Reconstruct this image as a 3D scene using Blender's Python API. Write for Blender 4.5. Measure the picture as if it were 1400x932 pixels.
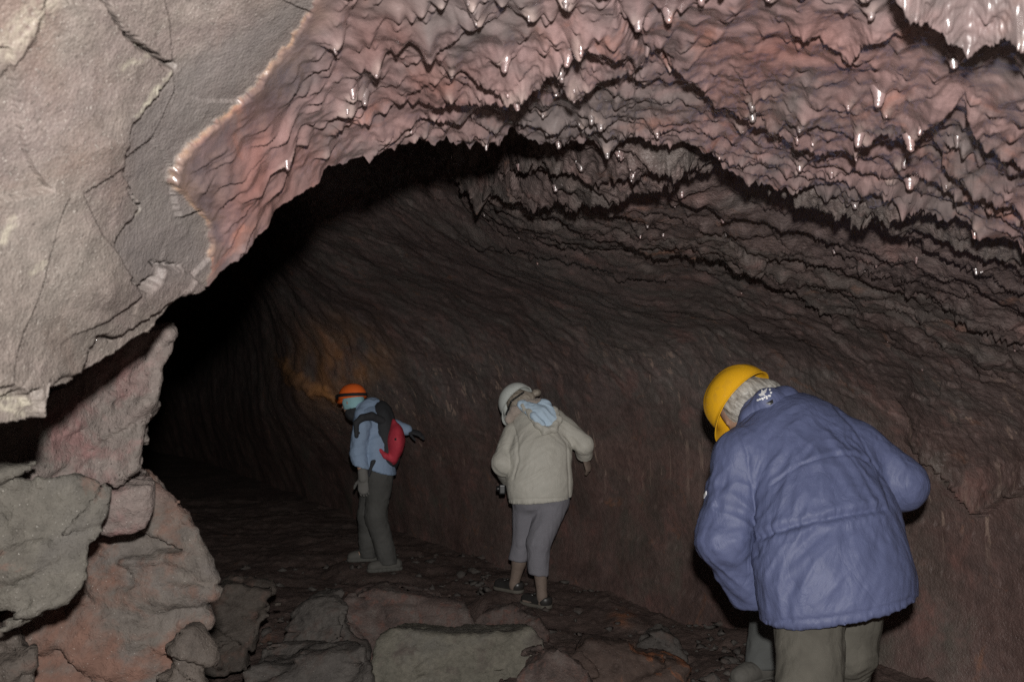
import bpy, math
import numpy as np
from mathutils import Vector
from mathutils.bvhtree import BVHTree

S = bpy.context.scene
COL = S.collection
for o in list(bpy.data.objects):
    bpy.data.objects.remove(o)

# ------------------------------------------------------------------ camera
FPX = 1400 * 28.0 / 36.0          # focal length in photograph pixels
CAMZ = 1.5
PITCH = math.atan(74 / FPX)
cam_d = bpy.data.cameras.new('camera')
cam_d.lens = 28.0
cam_d.sensor_width = 36.0
cam_d.clip_start = 0.05
cam_d.clip_end = 200.0
cam_d.dof.use_dof = True
cam_d.dof.focus_distance = 3.6
cam_d.dof.aperture_fstop = 10.0
cam = bpy.data.objects.new('camera', cam_d)
cam.location = (0, 0, CAMZ)
cam.rotation_euler = (math.pi / 2 + PITCH, 0, 0)
COL.objects.link(cam)
S.camera = cam

# ------------------------------------------------------------------ world: no daylight reaches the cave
w = bpy.data.worlds.new('World')
S.world = w
w.use_nodes = True
w.node_tree.nodes['Background'].inputs['Color'].default_value = (0.6, 0.55, 0.55, 1)
w.node_tree.nodes['Background'].inputs['Strength'].default_value = 0.0012

# ------------------------------------------------------------------ the photographer's flash
fl = bpy.data.lights.new('flash', 'POINT')
fl.energy = 1.0
fl.shadow_soft_size = 0.022
fl.color = (1.0, 0.97, 0.93)
fl.use_nodes = True
nt = fl.node_tree
em = nt.nodes['Emission']
fo = nt.nodes.new('ShaderNodeLightFalloff')
fo.inputs['Strength'].default_value = 102.0
fo.inputs['Smooth'].default_value = 0.0
nt.links.new(fo.outputs['Linear'], em.inputs['Strength'])
flo = bpy.data.objects.new('flash', fl)
flo.location = (0.02, -0.03, CAMZ + 0.14)
COL.objects.link(flo)

S.view_settings.view_transform = 'Standard'
S.view_settings.look = 'None'
S.view_settings.exposure = 0.0
S.view_settings.gamma = 1.0
S.view_settings.use_curve_mapping = False
S.render.engine = 'CYCLES'
S.cycles.use_denoising = False
S.cycles.max_bounces = 5
S.cycles.diffuse_bounces = 3
S.cycles.glossy_bounces = 2

# ================================================================== numeric helpers
RNG = np.random.default_rng(11)
_perm = np.random.default_rng(3).permutation(256).astype(np.int64)
_perm = np.concatenate([_perm, _perm, _perm])
_g = np.random.default_rng(5).normal(size=(256, 3))
_g /= np.linalg.norm(_g, axis=1)[:, None]
_g = _g * 1.5


def noise(p):
    p = np.asarray(p, float)
    i = np.floor(p).astype(np.int64)
    f = p - i
    i &= 255
    u = f * f * f * (f * (f * 6 - 15) + 10)
    r = 0
    for dx in (0, 1):
        wx = u[:, 0] if dx else 1 - u[:, 0]
        px = _perm[i[:, 0] + dx]
        for dy in (0, 1):
            wy = u[:, 1] if dy else 1 - u[:, 1]
            py = _perm[px + i[:, 1] + dy]
            for dz in (0, 1):
                wz = u[:, 2] if dz else 1 - u[:, 2]
                h = _perm[(py + i[:, 2] + dz) % 512]
                g = _g[h & 255]
                r = r + wx * wy * wz * (g[:, 0] * (f[:, 0] - dx) + g[:, 1] * (f[:, 1] - dy) + g[:, 2] * (f[:, 2] - dz))
    return r


def fbm(p, octv=4, gain=0.5, lac=2.03):
    a, r, q = 1.0, 0, np.asarray(p, float)
    for k in range(octv):
        r = r + a * noise(q)
        q = q * lac + 17.3
        a *= gain
    return r


def ridged(p, octv=4, gain=0.5):
    a, r, q = 1.0, 0, np.asarray(p, float)
    for k in range(octv):
        r = r + a * (1 - 2 * np.abs(noise(q)))
        q = q * 2.07 + 9.1
        a *= gain
    return r


def sstep(a, b, x):
    t = np.clip((x - a) / (b - a), 0, 1)
    return t * t * (3 - 2 * t)


RAYF = np.array([0, math.cos(PITCH), math.sin(PITCH)])
RAYU = np.array([0, -math.sin(PITCH), math.cos(PITCH)])


def at(px, py, Y):
    """the world point seen at photograph pixel (px, py) at distance Y down the cave"""
    a = (np.asarray(px, float) - 700) / FPX
    b = (466 - np.asarray(py, float)) / FPX
    d = np.stack([a, RAYF[1] + b * RAYU[1], RAYF[2] + b * RAYU[2]], -1)
    s = np.asarray(Y, float) / d[..., 1]
    return d * s[..., None] + np.array([0, 0, CAMZ])


def project(v):
    q = v - np.array([0, 0, CAMZ])
    d = q @ RAYF
    return 700 + FPX * q[:, 0] / d, 466 - FPX * (q @ RAYU) / d


def poly_sd(px, py, poly):
    """signed distance to a polygon, negative inside"""
    poly = np.asarray(poly, float)
    d = np.full(px.shape, 1e18)
    s = np.ones(px.shape)
    n = len(poly)
    for i in range(n):
        a, b = poly[i], poly[i - 1]
        ex, ey = b[0] - a[0], b[1] - a[1]
        wx, wy = px - a[0], py - a[1]
        t = np.clip((wx * ex + wy * ey) / (ex * ex + ey * ey + 1e-12), 0, 1)
        d = np.minimum(d, (wx - ex * t) ** 2 + (wy - ey * t) ** 2)
        c1 = py >= a[1]
        c2 = py < b[1]
        c3 = ex * wy > ey * wx
        flip = (c1 & c2 & c3) | (~c1 & ~c2 & ~c3)
        s = np.where(flip, -s, s)
    return s * np.sqrt(d)


def line_d(px, py, pts):
    """distance to an open polyline"""
    d = np.full(px.shape, 1e18)
    for (ax, ay), (bx, by) in zip(pts[:-1], pts[1:]):
        ex, ey = bx - ax, by - ay
        wx, wy = px - ax, py - ay
        t = np.clip((wx * ex + wy * ey) / (ex * ex + ey * ey + 1e-12), 0, 1)
        d = np.minimum(d, (wx - ex * t) ** 2 + (wy - ey * t) ** 2)
    return np.sqrt(d)


def rbf(ctrl):
    c = np.asarray(ctrl, float)
    X = c[:, :2] / 300.0
    v = np.log(c[:, 2])
    n = len(c)

    def K(a, b):
        r = np.sqrt(((a[:, None, :] - b[None]) ** 2).sum(-1))
        return r
    A = np.zeros((n + 3, n + 3))
    A[:n, :n] = K(X, X) - 0.02 * np.eye(n)
    A[:n, n] = 1
    A[:n, n + 1:] = X
    A[n:, :n] = A[:n, n:].T
    s = np.linalg.solve(A, np.concatenate([v, [0, 0, 0]]))

    def ev(px, py):
        q = np.stack([px.ravel(), py.ravel()], 1) / 300.0
        r = np.empty(len(q))
        for k in range(0, len(q), 50000):
            b = q[k:k + 50000]
            r[k:k + 50000] = K(b, X) @ s[:n] + s[n] + b @ s[n + 1:]
        return np.exp(r).reshape(px.shape)
    return ev


def grid_normals(P):
    du = np.gradient(P, axis=1)
    dv = np.gradient(P, axis=0)
    n = np.cross(du, dv)
    n /= np.linalg.norm(n, axis=-1)[..., None] + 1e-12
    return n


def blur(a, k):
    for ax in (0, 1):
        for _ in range(2):
            c = np.cumsum(np.concatenate([np.repeat(np.take(a, [0], ax), k + 1, ax), a, np.repeat(np.take(a, [-1], ax), k, ax)], ax), ax)
            n = a.shape[ax]
            a = (np.take(c, np.arange(2 * k + 1, 2 * k + 1 + n), ax) - np.take(c, np.arange(0, n), ax)) / (2 * k + 1)
    return a


def tri_normals(v, faces):
    f = faces
    if f.shape[1] == 4:
        n = np.cross(v[f[:, 2]] - v[f[:, 0]], v[f[:, 3]] - v[f[:, 1]])
    else:
        n = np.cross(v[f[:, 1]] - v[f[:, 0]], v[f[:, 2]] - v[f[:, 0]])
    N = np.zeros_like(v)
    for k in range(f.shape[1]):
        for a in range(3):
            N[:, a] += np.bincount(f[:, k], n[:, a], len(v))
    return N / (np.linalg.norm(N, axis=1)[:, None] + 1e-12)


def smooth(v, f, it=1, lam=0.5):
    e = np.concatenate([f[:, [k, (k + 1) % f.shape[1]]] for k in range(f.shape[1])])
    e = np.concatenate([e, e[:, ::-1]])
    cnt = np.bincount(e[:, 0], minlength=len(v)) + 1e-9
    for _ in range(it):
        m = np.stack([np.bincount(e[:, 0], v[e[:, 1], a], len(v)) for a in range(3)], 1) / cnt[:, None]
        v = v + lam * (m - v)
    return v


# ================================================================== blender object helpers
def mesh_obj(name, v, f, mat=None, parent=None, attrs=None, smooth_shade=True, base=None, normals=None):
    v = np.asarray(v, float)
    if base is not None:
        v = v - np.asarray(base)
    elif parent is not None:
        v = v - np.array(world_loc(parent))
    me = bpy.data.meshes.new(name)
    if isinstance(f, np.ndarray):
        me.vertices.add(len(v))
        me.vertices.foreach_set('co', v.ravel().astype(np.float32))
        k = f.shape[1]
        me.loops.add(f.size)
        me.loops.foreach_set('vertex_index', f.ravel().astype(np.int32))
        me.polygons.add(len(f))
        me.polygons.foreach_set('loop_start', np.arange(0, f.size, k, dtype=np.int32))
        me.update(calc_edges=True)
        me.validate()
    else:
        me.from_pydata([tuple(q) for q in v], [], f)
    if smooth_shade:
        me.polygons.foreach_set('use_smooth', np.ones(len(me.polygons), bool))
    for k, a in (attrs or {}).items():
        at_ = me.attributes.new(k, 'FLOAT', 'POINT')
        at_.data.foreach_set('value', np.asarray(a, np.float32).ravel())
    if normals is not None:
        me.normals_split_custom_set_from_vertices([tuple(q) for q in normals])
    o = bpy.data.objects.new(name, me)
    COL.objects.link(o)
    if mat:
        me.materials.append(mat)
    if parent is not None:
        o.parent = parent
    if base is not None:
        o.location = tuple(base)
    return o


def world_loc(o):
    l = Vector(o.location)
    while o.parent:
        o = o.parent
        l += Vector(o.location)
    return l


def tag(o, label=None, cat=None, group=None, kind=None):
    if label:
        o['label'] = label
    if cat:
        o['category'] = cat
    if group:
        o['group'] = group
    if kind:
        o['kind'] = kind
    return o


def grid_faces(nr, nc):
    i = np.arange(nr - 1)[:, None] * nc + np.arange(nc - 1)[None]
    return np.stack([i, i + nc, i + nc + 1, i + 1], -1).reshape(-1, 4)


# ================================================================== signed-distance modelling
class Vol:
    def __init__(self, lo, hi, h):
        self.lo = np.asarray(lo, float)
        self.h = h
        self.n = np.ceil((np.asarray(hi) - self.lo) / h).astype(int) + 1
        self.v = np.full(self.n, 1.0)

    def region(self, lo, hi):
        a = np.clip(np.floor((np.asarray(lo) - self.lo) / self.h).astype(int), 0, self.n)
        b = np.clip(np.ceil((np.asarray(hi) - self.lo) / self.h).astype(int) + 1, 0, self.n)
        return tuple(slice(x, y) for x, y in zip(a, b))

    def coords(self, sl):
        ax = [self.lo[k] + self.h * np.arange(sl[k].start, sl[k].stop) for k in range(3)]
        return np.stack(np.meshgrid(*ax, indexing='ij'), -1)

    def put(self, sl, d, k=0.0, op='add'):
        a = self.v[sl]
        if op == 'sub':
            self.v[sl] = np.maximum(a, -d)
            return
        if op == 'and':
            self.v[sl] = np.maximum(a, d)
            return
        if k > 0:
            hh = np.clip(0.5 + 0.5 * (d - a) / k, 0, 1)
            self.v[sl] = d + (a - d) * hh - k * hh * (1 - hh)
        else:
            self.v[sl] = np.minimum(a, d)

    def cap(self, a, b, ra, rb=None, k=0.03, flat=None, s=1.0, op='add'):
        """tapered capsule; flat = axis along which the section is squashed by s"""
        rb = ra if rb is None else rb
        a, b = np.asarray(a, float), np.asarray(b, float)
        m = max(ra, rb) + k + 3 * self.h
        sl = self.region(np.minimum(a, b) - m, np.maximum(a, b) + m)
        if any(x.stop <= x.start for x in sl):
            return
        p = self.coords(sl)
        ab = b - a
        L = ab @ ab + 1e-12
        t = np.clip(((p - a) @ ab) / L, 0, 1)
        q = p - (a + t[..., None] * ab)
        if flat is not None:
            n = np.asarray(flat, float)
            n = n / np.linalg.norm(n)
            c = q @ n
            q = q + (c * (1 / s - 1))[..., None] * n
        d = np.linalg.norm(q, axis=-1) - (ra + (rb - ra) * t)
        if s < 1:
            d = d * (0.5 + 0.5 * s)
        self.put(sl, d, k, op)

    def ell(self, c, R, ax=None, k=0.02, op='add'):
        c = np.asarray(c, float)
        R = np.asarray(R, float)
        m = R.max() + k + 3 * self.h
        sl = self.region(c - m, c + m)
        if any(x.stop <= x.start for x in sl):
            return
        q = self.coords(sl) - c
        if ax is not None:
            q = q @ np.stack(ax, 1)
        k0 = np.linalg.norm(q / R, axis=-1)
        k1 = np.linalg.norm(q / (R * R), axis=-1) + 1e-9
        d = k0 * (k0 - 1) / k1
        self.put(sl, d, k, op)

    def half(self, point, normal):
        """keep only the side the normal points away from"""
        sl = tuple(slice(0, x) for x in self.n)
        n = np.asarray(normal, float)
        n = n / np.linalg.norm(n)
        self.v = np.maximum(self.v, (self.coords(sl) - np.asarray(point)) @ n)

    def mesh(self):
        v = self.v
        s = v < 0
        c = np.zeros(np.array(v.shape) - 1, np.int8)
        for i in (0, 1):
            for j in (0, 1):
                for k in (0, 1):
                    c += s[i:v.shape[0] - 1 + i, j:v.shape[1] - 1 + j, k:v.shape[2] - 1 + k]
        act = (c > 0) & (c < 8)
        ai = np.argwhere(act)
        idx = np.full(act.shape, -1, np.int64)
        idx[act] = np.arange(len(ai))
        acc = np.zeros((len(ai), 3))
        cnt = np.zeros(len(ai))
        for axis in range(3):
            o1, o2 = [x for x in range(3) if x != axis]
            for i in (0, 1):
                for j in (0, 1):
                    a = np.zeros(3, int)
                    a[o1], a[o2] = i, j
                    b = a.copy()
                    b[axis] = 1
                    va = v[tuple((ai + a).T)]
                    vb = v[tuple((ai + b).T)]
                    cr = (va < 0) != (vb < 0)
                    t = va / np.where(cr, va - vb, 1)
                    acc[cr] += a
                    acc[cr, axis] += t[cr]
                    cnt += cr
        P = self.lo + self.h * (ai + acc / cnt[:, None])
        F = []
        for axis in range(3):
            o1, o2 = (axis + 1) % 3, (axis + 2) % 3
            lo = [slice(None)] * 3
            hi = [slice(None)] * 3
            lo[axis] = slice(0, -1)
            hi[axis] = slice(1, None)
            A, B = s[tuple(lo)], s[tuple(hi)]
            e = np.argwhere(A != B)
            ok = (e[:, o1] > 0) & (e[:, o2] > 0) & (e[:, o1] < v.shape[o1] - 1) & (e[:, o2] < v.shape[o2] - 1)
            e = e[ok]
            sg = A[tuple(e.T)]
            q = []
            for d1, d2 in ((-1, -1), (0, -1), (0, 0), (-1, 0)):
                m = e.copy()
                m[:, o1] += d1
                m[:, o2] += d2
                q.append(idx[tuple(m.T)])
            q = np.stack(q, 1)
            q[~sg] = q[~sg][:, ::-1]
            F.append(q)
        F = np.concatenate(F)
        return P, F


# ================================================================== materials
def new_mat(name):
    m = bpy.data.materials.new(name)
    m.use_nodes = True
    t = m.node_tree
    b = t.nodes['Principled BSDF']
    return m, t, b


def N(t, kind, **kw):
    n = t.nodes.new(kind)
    for k, v in kw.items():
        if k in n.inputs:
            n.inputs[k].default_value = v
        else:
            setattr(n, k, v)
    return n


def pos_scaled(t, sc):
    g = N(t, 'ShaderNodeNewGeometry')
    m = N(t, 'ShaderNodeMapping')
    m.inputs['Scale'].default_value = sc
    t.links.new(g.outputs['Position'], m.inputs['Vector'])
    return m.outputs['Vector']


def noise_tex(t, vec, scale, detail=5.0, rough=0.6, dist=0.0):
    n = N(t, 'ShaderNodeTexNoise')
    n.inputs['Scale'].default_value = scale
    n.inputs['Detail'].default_value = detail
    n.inputs['Roughness'].default_value = rough
    n.inputs['Distortion'].default_value = dist
    t.links.new(vec, n.inputs['Vector'])
    return n.outputs['Fac']


def ramp(t, fac, stops):
    r = N(t, 'ShaderNodeValToRGB')
    e = r.color_ramp.elements
    while len(e) < len(stops):
        e.new(0.5)
    for q, (p, c) in zip(e, stops):
        q.position = p
        q.color = (*c, 1) if len(c) == 3 else c
    t.links.new(fac, r.inputs['Fac'])
    return r.outputs['Color']


def grey(t, fac, a, b, va=0.0, vb=1.0):
    m = N(t, 'ShaderNodeMapRange')
    m.inputs['From Min'].default_value = a
    m.inputs['From Max'].default_value = b
    m.inputs['To Min'].default_value = va
    m.inputs['To Max'].default_value = vb
    t.links.new(fac, m.inputs['Value'])
    return m.outputs['Result']


def mix(t, fac, a, b, mode='MIX'):
    m = N(t, 'ShaderNodeMix', data_type='RGBA', blend_type=mode)
    if isinstance(fac, (int, float)):
        m.inputs[0].default_value = fac
    else:
        t.links.new(fac, m.inputs[0])
    for s, k in ((a, 6), (b, 7)):
        if isinstance(s, tuple):
            m.inputs[k].default_value = (*s, 1)
        else:
            t.links.new(s, m.inputs[k])
    return m.outputs[2]


def math_n(t, op, a, b=None):
    m = N(t, 'ShaderNodeMath', operation=op)
    for k, s in enumerate((a, b)):
        if s is None:
            continue
        if isinstance(s, (int, float)):
            m.inputs[k].default_value = s
        else:
            t.links.new(s, m.inputs[k])
    return m.outputs[0]


def attr(t, name):
    return N(t, 'ShaderNodeAttribute', attribute_name=name).outputs['Fac']


def bump(t, b, heights):
    """chain of (height socket, distance, strength)"""
    prev = None
    for hsock, dist, st in heights:
        n = N(t, 'ShaderNodeBump')
        n.inputs['Distance'].default_value = dist
        n.inputs['Strength'].default_value = st
        t.links.new(hsock, n.inputs['Height'])
        if prev:
            t.links.new(prev, n.inputs['Normal'])
        prev = n.outputs['Normal']
    t.links.new(prev, b.inputs['Normal'])


def rock_mat(name, cols, stain=None, stain_amt=(0.56, 0.68), scale=2.2, rough=(0.5, 0.8), spec=0.4, fine=0.5, pits=0.3,
             overlay=None, speck=True, seed=0.0):
    m, t, b = new_mat(name)
    v = pos_scaled(t, (1, 1, 1))
    if seed:
        mp = N(t, 'ShaderNodeMapping')
        mp.inputs['Location'].default_value = (seed, seed * 1.7, -seed)
        t.links.new(v, mp.inputs['Vector'])
        v = mp.outputs['Vector']
    n1 = noise_tex(t, v, scale, 5, 0.62, 0.6)
    n2 = noise_tex(t, v, scale * 2.7, 6, 0.65, 0.3)
    n3 = noise_tex(t, v, scale * 14, 3, 0.65)
    k = len(cols)
    c = ramp(t, n1, [(0.36 + 0.28 * i / (k - 1), cc) for i, cc in enumerate(cols)])
    if stain:
        c = mix(t, grey(t, n2, *stain_amt), c, stain)
    c = mix(t, grey(t, n3, 0.3, 0.7, 0.0, 1.0), mix(t, 1.0, c, (0.78, 0.78, 0.78), 'MULTIPLY'), mix(t, 1.0, c, (1.2, 1.2, 1.2), 'MULTIPLY'))
    n4 = noise_tex(t, v, 95, 3, 0.7)
    if speck:
        c = mix(t, grey(t, noise_tex(t, v, 260, 2, 0.5), 0.70, 0.78, 0, 0.5), c, (0.5, 0.48, 0.44))
    if overlay:
        c = overlay(t, v, c)
    t.links.new(c, b.inputs['Base Color'])
    t.links.new(grey(t, n2, 0.35, 0.65, rough[0], rough[1]), b.inputs['Roughness'])
    b.inputs['Specular IOR Level'].default_value = spec
    bump(t, b, [(n3, 0.02, 0.35 * fine), (n4, 0.006, fine), (noise_tex(t, v, 330, 1, 0.5), 0.0016, pits)])
    return m


def cloth_mat(name, col, rough=0.75, weave=900.0, folds=0.0, var=0.12, spec=0.3, sheen=0.0, crease=None):
    m, t, b = new_mat(name)
    v = pos_scaled(t, (1, 1, 1))
    n1 = noise_tex(t, v, 9, 4, 0.6)
    c = mix(t, grey(t, n1, 0.3, 0.7), tuple(x * (1 - var) for x in col), tuple(min(1, x * (1 + var)) for x in col))
    n2 = noise_tex(t, v, 55, 4, 0.7)
    c = mix(t, grey(t, n2, 0.35, 0.7, 0, 0.25), c, tuple(x * 0.8 for x in col))
    t.links.new(c, b.inputs['Base Color'])
    b.inputs['Roughness'].default_value = rough
    b.inputs['Specular IOR Level'].default_value = spec
    if sheen:
        b.inputs['Sheen Weight'].default_value = sheen
    hs = [(noise_tex(t, v, weave, 2, 0.5), 0.0006, 0.5)] if weave else []
    if crease:
        cn = noise_tex(t, pos_scaled(t, crease), 1.0, 4, 0.5, 0.9)
        cr = math_n(t, 'POWER', math_n(t, 'ABSOLUTE', math_n(t, 'SUBTRACT', cn, 0.5)), 0.6)
        hs.insert(0, (cr, 0.02, 0.27))
    if folds:
        hs.insert(0, (noise_tex(t, pos_scaled(t, (1, 1, 0.55)), 26, 3, 0.55, 1.2), 0.012, folds))
    bump(t, b, hs)
    return m


def plain_mat(name, col, rough=0.5, spec=0.5, bumpy=0.3, scale=120):
    m, t, b = new_mat(name)
    v = pos_scaled(t, (1, 1, 1))
    n = noise_tex(t, v, scale * 0.3, 4, 0.6)
    c = mix(t, grey(t, n, 0.3, 0.7), tuple(x * 0.88 for x in col), tuple(min(1, x * 1.08) for x in col))
    t.links.new(c, b.inputs['Base Color'])
    t.links.new(grey(t, n, 0.3, 0.7, rough * 0.85, min(1, rough * 1.2)), b.inputs['Roughness'])
    b.inputs['Specular IOR Level'].default_value = spec
    bump(t, b, [(noise_tex(t, v, scale, 4, 0.6), 0.002, bumpy)])
    return m


# ---- rock colours (base colours; the wall also holds painted headlamp glow)
def glaze_overlay(t, v, c):
    # rusty oxide blushes and an ochre-rimmed broken edge
    n = noise_tex(t, v, 7.5, 5, 0.6, 0.8)
    c = mix(t, grey(t, n, 0.63, 0.75, 0, 0.6), c, (0.36, 0.15, 0.10))
    n2 = noise_tex(t, v, 3.4, 4, 0.6, 0.4)
    c = mix(t, grey(t, n2, 0.46, 0.60, 0, 0.85), c, (0.135, 0.115, 0.112))
    c = mix(t, math_n(t, 'MULTIPLY', attr(t, 'blush'), 0.7), c, (0.27, 0.125, 0.105))
    c = mix(t, attr(t, 'edge'), c, (0.40, 0.25, 0.16))
    c = mix(t, attr(t, 'tip'), c, (0.42, 0.33, 0.30))
    return c


def slab_overlay(t, v, c):
    n = noise_tex(t, v, 5, 5, 0.6, 0.5)
    c = mix(t, grey(t, n, 0.55, 0.72, 0, 0.6), c, (0.17, 0.115, 0.095))
    c = mix(t, grey(t, noise_tex(t, v, 210, 2, 0.6), 0.60, 0.70, 0, 0.7), c, (0.075, 0.062, 0.055))
    c = mix(t, grey(t, noise_tex(t, v, 420, 1, 0.5), 0.66, 0.74, 0, 0.8), c, (0.36, 0.33, 0.30))
    c = mix(t, attr(t, 'pale'), c, (0.38, 0.35, 0.28))
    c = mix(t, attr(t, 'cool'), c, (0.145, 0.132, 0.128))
    c = mix(t, attr(t, 'edge'), c, (0.40, 0.25, 0.16))
    return c


M_GLAZE = rock_mat('glazed_lava', [(0.13, 0.10, 0.10), (0.21, 0.14, 0.137), (0.25, 0.162, 0.155), (0.16, 0.125, 0.123)],
                   stain=(0.27, 0.135, 0.11), scale=2.6, rough=(0.2, 0.42), spec=0.6, fine=0.16, pits=0.1,
                   overlay=glaze_overlay, speck=False)
_b = M_GLAZE.node_tree.nodes['Principled BSDF']
_b.inputs['Coat Weight'].default_value = 1.0
_b.inputs['Coat IOR'].default_value = 1.6
_b.inputs['Coat Roughness'].default_value = 0.27
M_SLAB = rock_mat('bare_basalt', [(0.147, 0.129, 0.114), (0.175, 0.148, 0.132), (0.170, 0.138, 0.128), (0.19, 0.164, 0.142)],
                  scale=3.0, rough=(0.5, 0.75), spec=0.4, fine=0.32, pits=0.7, overlay=slab_overlay)


def wall_overlay(t, v, c):
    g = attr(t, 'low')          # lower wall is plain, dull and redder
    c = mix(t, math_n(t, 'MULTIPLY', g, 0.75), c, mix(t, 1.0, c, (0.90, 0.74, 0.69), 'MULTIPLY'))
    # mineral runs down the wall
    st = noise_tex(t, pos_scaled(t, (13, 13, 0.6)), 1.6, 3, 0.55, 0.25)
    st2 = noise_tex(t, pos_scaled(t, (1.0, 1.0, 1.0)), 1.6, 3, 0.5)
    line = math_n(t, 'MULTIPLY', grey(t, st, 0.60, 0.65), grey(t, st2, 0.45, 0.55))
    line = math_n(t, 'MULTIPLY', line, attr(t, 'runs'))
    c = mix(t, math_n(t, 'MULTIPLY', line, 0.8), c, (0.30, 0.215, 0.175))
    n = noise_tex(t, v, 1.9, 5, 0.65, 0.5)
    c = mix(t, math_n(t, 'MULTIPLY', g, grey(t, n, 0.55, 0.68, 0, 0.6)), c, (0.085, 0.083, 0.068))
    n = noise_tex(t, v, 6.1, 5, 0.6, 0.9)
    c = mix(t, grey(t, n, 0.62, 0.75, 0, 0.6), c, (0.24, 0.11, 0.065))
    c = mix(t, attr(t, 'orange_tint'), c, (0.34, 0.17, 0.07))  # warm headlamp glow painted into the wall colour
    return c


M_WALL = rock_mat('dark_lava_wall', [(0.090, 0.068, 0.064), (0.128, 0.093, 0.087), (0.112, 0.094, 0.087), (0.145, 0.108, 0.10)],
                  stain=(0.165, 0.10, 0.09), scale=1.5, rough=(0.36, 0.7), spec=0.5, fine=0.9, pits=0.5,
                  overlay=wall_overlay, speck=True)


def floor_overlay(t, v, c):
    n = noise_tex(t, v, 3.3, 5, 0.65, 0.7)
    c = mix(t, grey(t, n, 0.62, 0.72, 0, 0.5), c, (0.17, 0.07, 0.04))
    c = mix(t, attr(t, 'orange_tint'), c, (0.36, 0.13, 0.05))
    return c


M_FLOOR = rock_mat('red_cinder_floor', [(0.078, 0.055, 0.049), (0.105, 0.074, 0.065), (0.12, 0.09, 0.08)], scale=2.4,
                   rough=(0.75, 0.95), spec=0.2, fine=1.0, pits=0.8, overlay=floor_overlay)


def boulder_mat(name, cols, stain, seed, amt=(0.53, 0.66), **kw):
    return rock_mat(name, cols, stain=stain, stain_amt=amt, scale=kw.pop('scale', 3.2), rough=(0.65, 0.9), spec=0.25,
                    fine=kw.pop('fine', 0.8), pits=0.6, seed=seed, **kw)



# ================================================================== CAVE WALL (far sheet: side wall, far vault, dark passage)
def ledges(P, s, amp, per, seed, sharp=0.10):
    """sawtooth ledges along s: the rock thickens towards each lip and steps back behind it"""
    q = s / per + seed
    f = q - np.floor(q)
    cell = np.floor(q)
    r = np.where(f < 1 - sharp, (f / (1 - sharp)) ** 1.6, (1 - f) / sharp)
    m = noise(np.stack([P[:, 0] * 1.9 + cell * 3.7, P[:, 1] * 1.9 + cell * 1.3, P[:, 2] * 1.9 + seed], 1))
    return amp * r * np.clip(0.45 + 1.3 * m, 0, 1.3), f, np.clip(0.45 + 1.3 * m, 0, 1)


def lip(px, py, pts, th, ramp, Y, soft=1.6):
    """a free edge: thickness grows over `ramp` towards the edge and stops there"""
    q = np.asarray(pts, float)
    yl = np.interp(px, q[:, 0], q[:, 1])
    d = yl - 0.92 * th * FPX / Y - py
    e = sstep(q[0, 0], q[0, 0] + 0.2 * (q[-1, 0] - q[0, 0]) + 1, px) * sstep(q[-1, 0], q[-1, 0] - 0.2 * (q[-1, 0] - q[0, 0]) - 1, px)
    return th * e * sstep(-soft, soft, d) * np.exp(-np.clip(d, 0, 1e9) / ramp)


def facets(p, size):
    """chipped faces: every cell of a 3D cell pattern gets its own tilt and offset"""
    q = p / size
    b = np.floor(q).astype(np.int64)
    best = np.full(len(q), 1e9)
    out = np.zeros(len(q))
    for i in (-1, 0, 1):
        for j in (-1, 0, 1):
            for k in (-1, 0, 1):
                c = b + (i, j, k)
                h = _perm[(_perm[(_perm[c[:, 0] & 255] + c[:, 1]) & 255] + c[:, 2]) & 255]
                ctr = c + 0.5 + 0.3 * _g[h]
                d = q - ctr
                r = (d * d).sum(1)
                m = r < best
                best[m] = r[m]
                g = _g[(h[m] + 77) & 255]
                out[m] = 0.13 * (d[m] * g).sum(1) + 0.10 * g[:, 0]
    return out * size


def noses(s, L, cs, cl, w, tail, seed, drop=0.007):
    """scattered blunt drops of once molten rock: a tail that swells downstream and ends in a rounded nose"""
    qs, ql = np.floor(s / cs).astype(np.int64), np.floor(L / cl).astype(np.int64)
    best = np.zeros(len(s))
    for i in (-1, 0, 1, 2):
        for j in (-1, 0, 1):
            a, b = qs + i, ql + j
            h = _perm[(_perm[(a + seed) & 255] + b) & 255]
            g = _g[h]
            h2 = _perm[(h + 55) & 255] / 255.0
            size = np.clip(h2 * 1.7 - 0.45, 0, 1.25)
            x = s - (a + 0.5 + 0.36 * g[:, 0]) * cs
            ww = w * (0.6 + 0.7 * size) * (1 + 0.7 * np.clip(-x / tail, 0, 3))
            y = (L - (b + 0.5 + 0.36 * g[:, 1]) * cl) / ww
            prof = np.where(x < 0, np.exp(x / (tail * (0.5 + size))), 1 - sstep(0, drop, x))
            best = np.maximum(best, size * prof * np.exp(-y * y))
    return best


def cusps(L, cell, f, space, w, seed):
    """pointed tongues of rock that gather towards each lip and end in a drip"""
    c = cell.astype(np.int64)
    best = np.zeros(len(L))
    q0 = np.floor(L / space).astype(np.int64)
    for k in (-1, 0, 1):
        q = q0 + k
        hsh = _perm[(q * 7 + c * 13 + seed) & 255]
        h2 = _perm[(hsh + q + 91) & 255]
        t0 = (q + 0.15 + 0.7 * hsh / 255.0) * space
        size = np.clip(h2 / 255.0 * 1.5 - 0.25, 0, 1.2)
        ww = w * (0.55 + 0.8 * h2 / 255.0) * (1 + 2.2 * (1 - f))
        d = np.abs(L - t0) / ww
        best = np.maximum(best, size * np.exp(-np.sqrt(d * d + 0.06) * 1.25 + 0.3))
    return best


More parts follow.
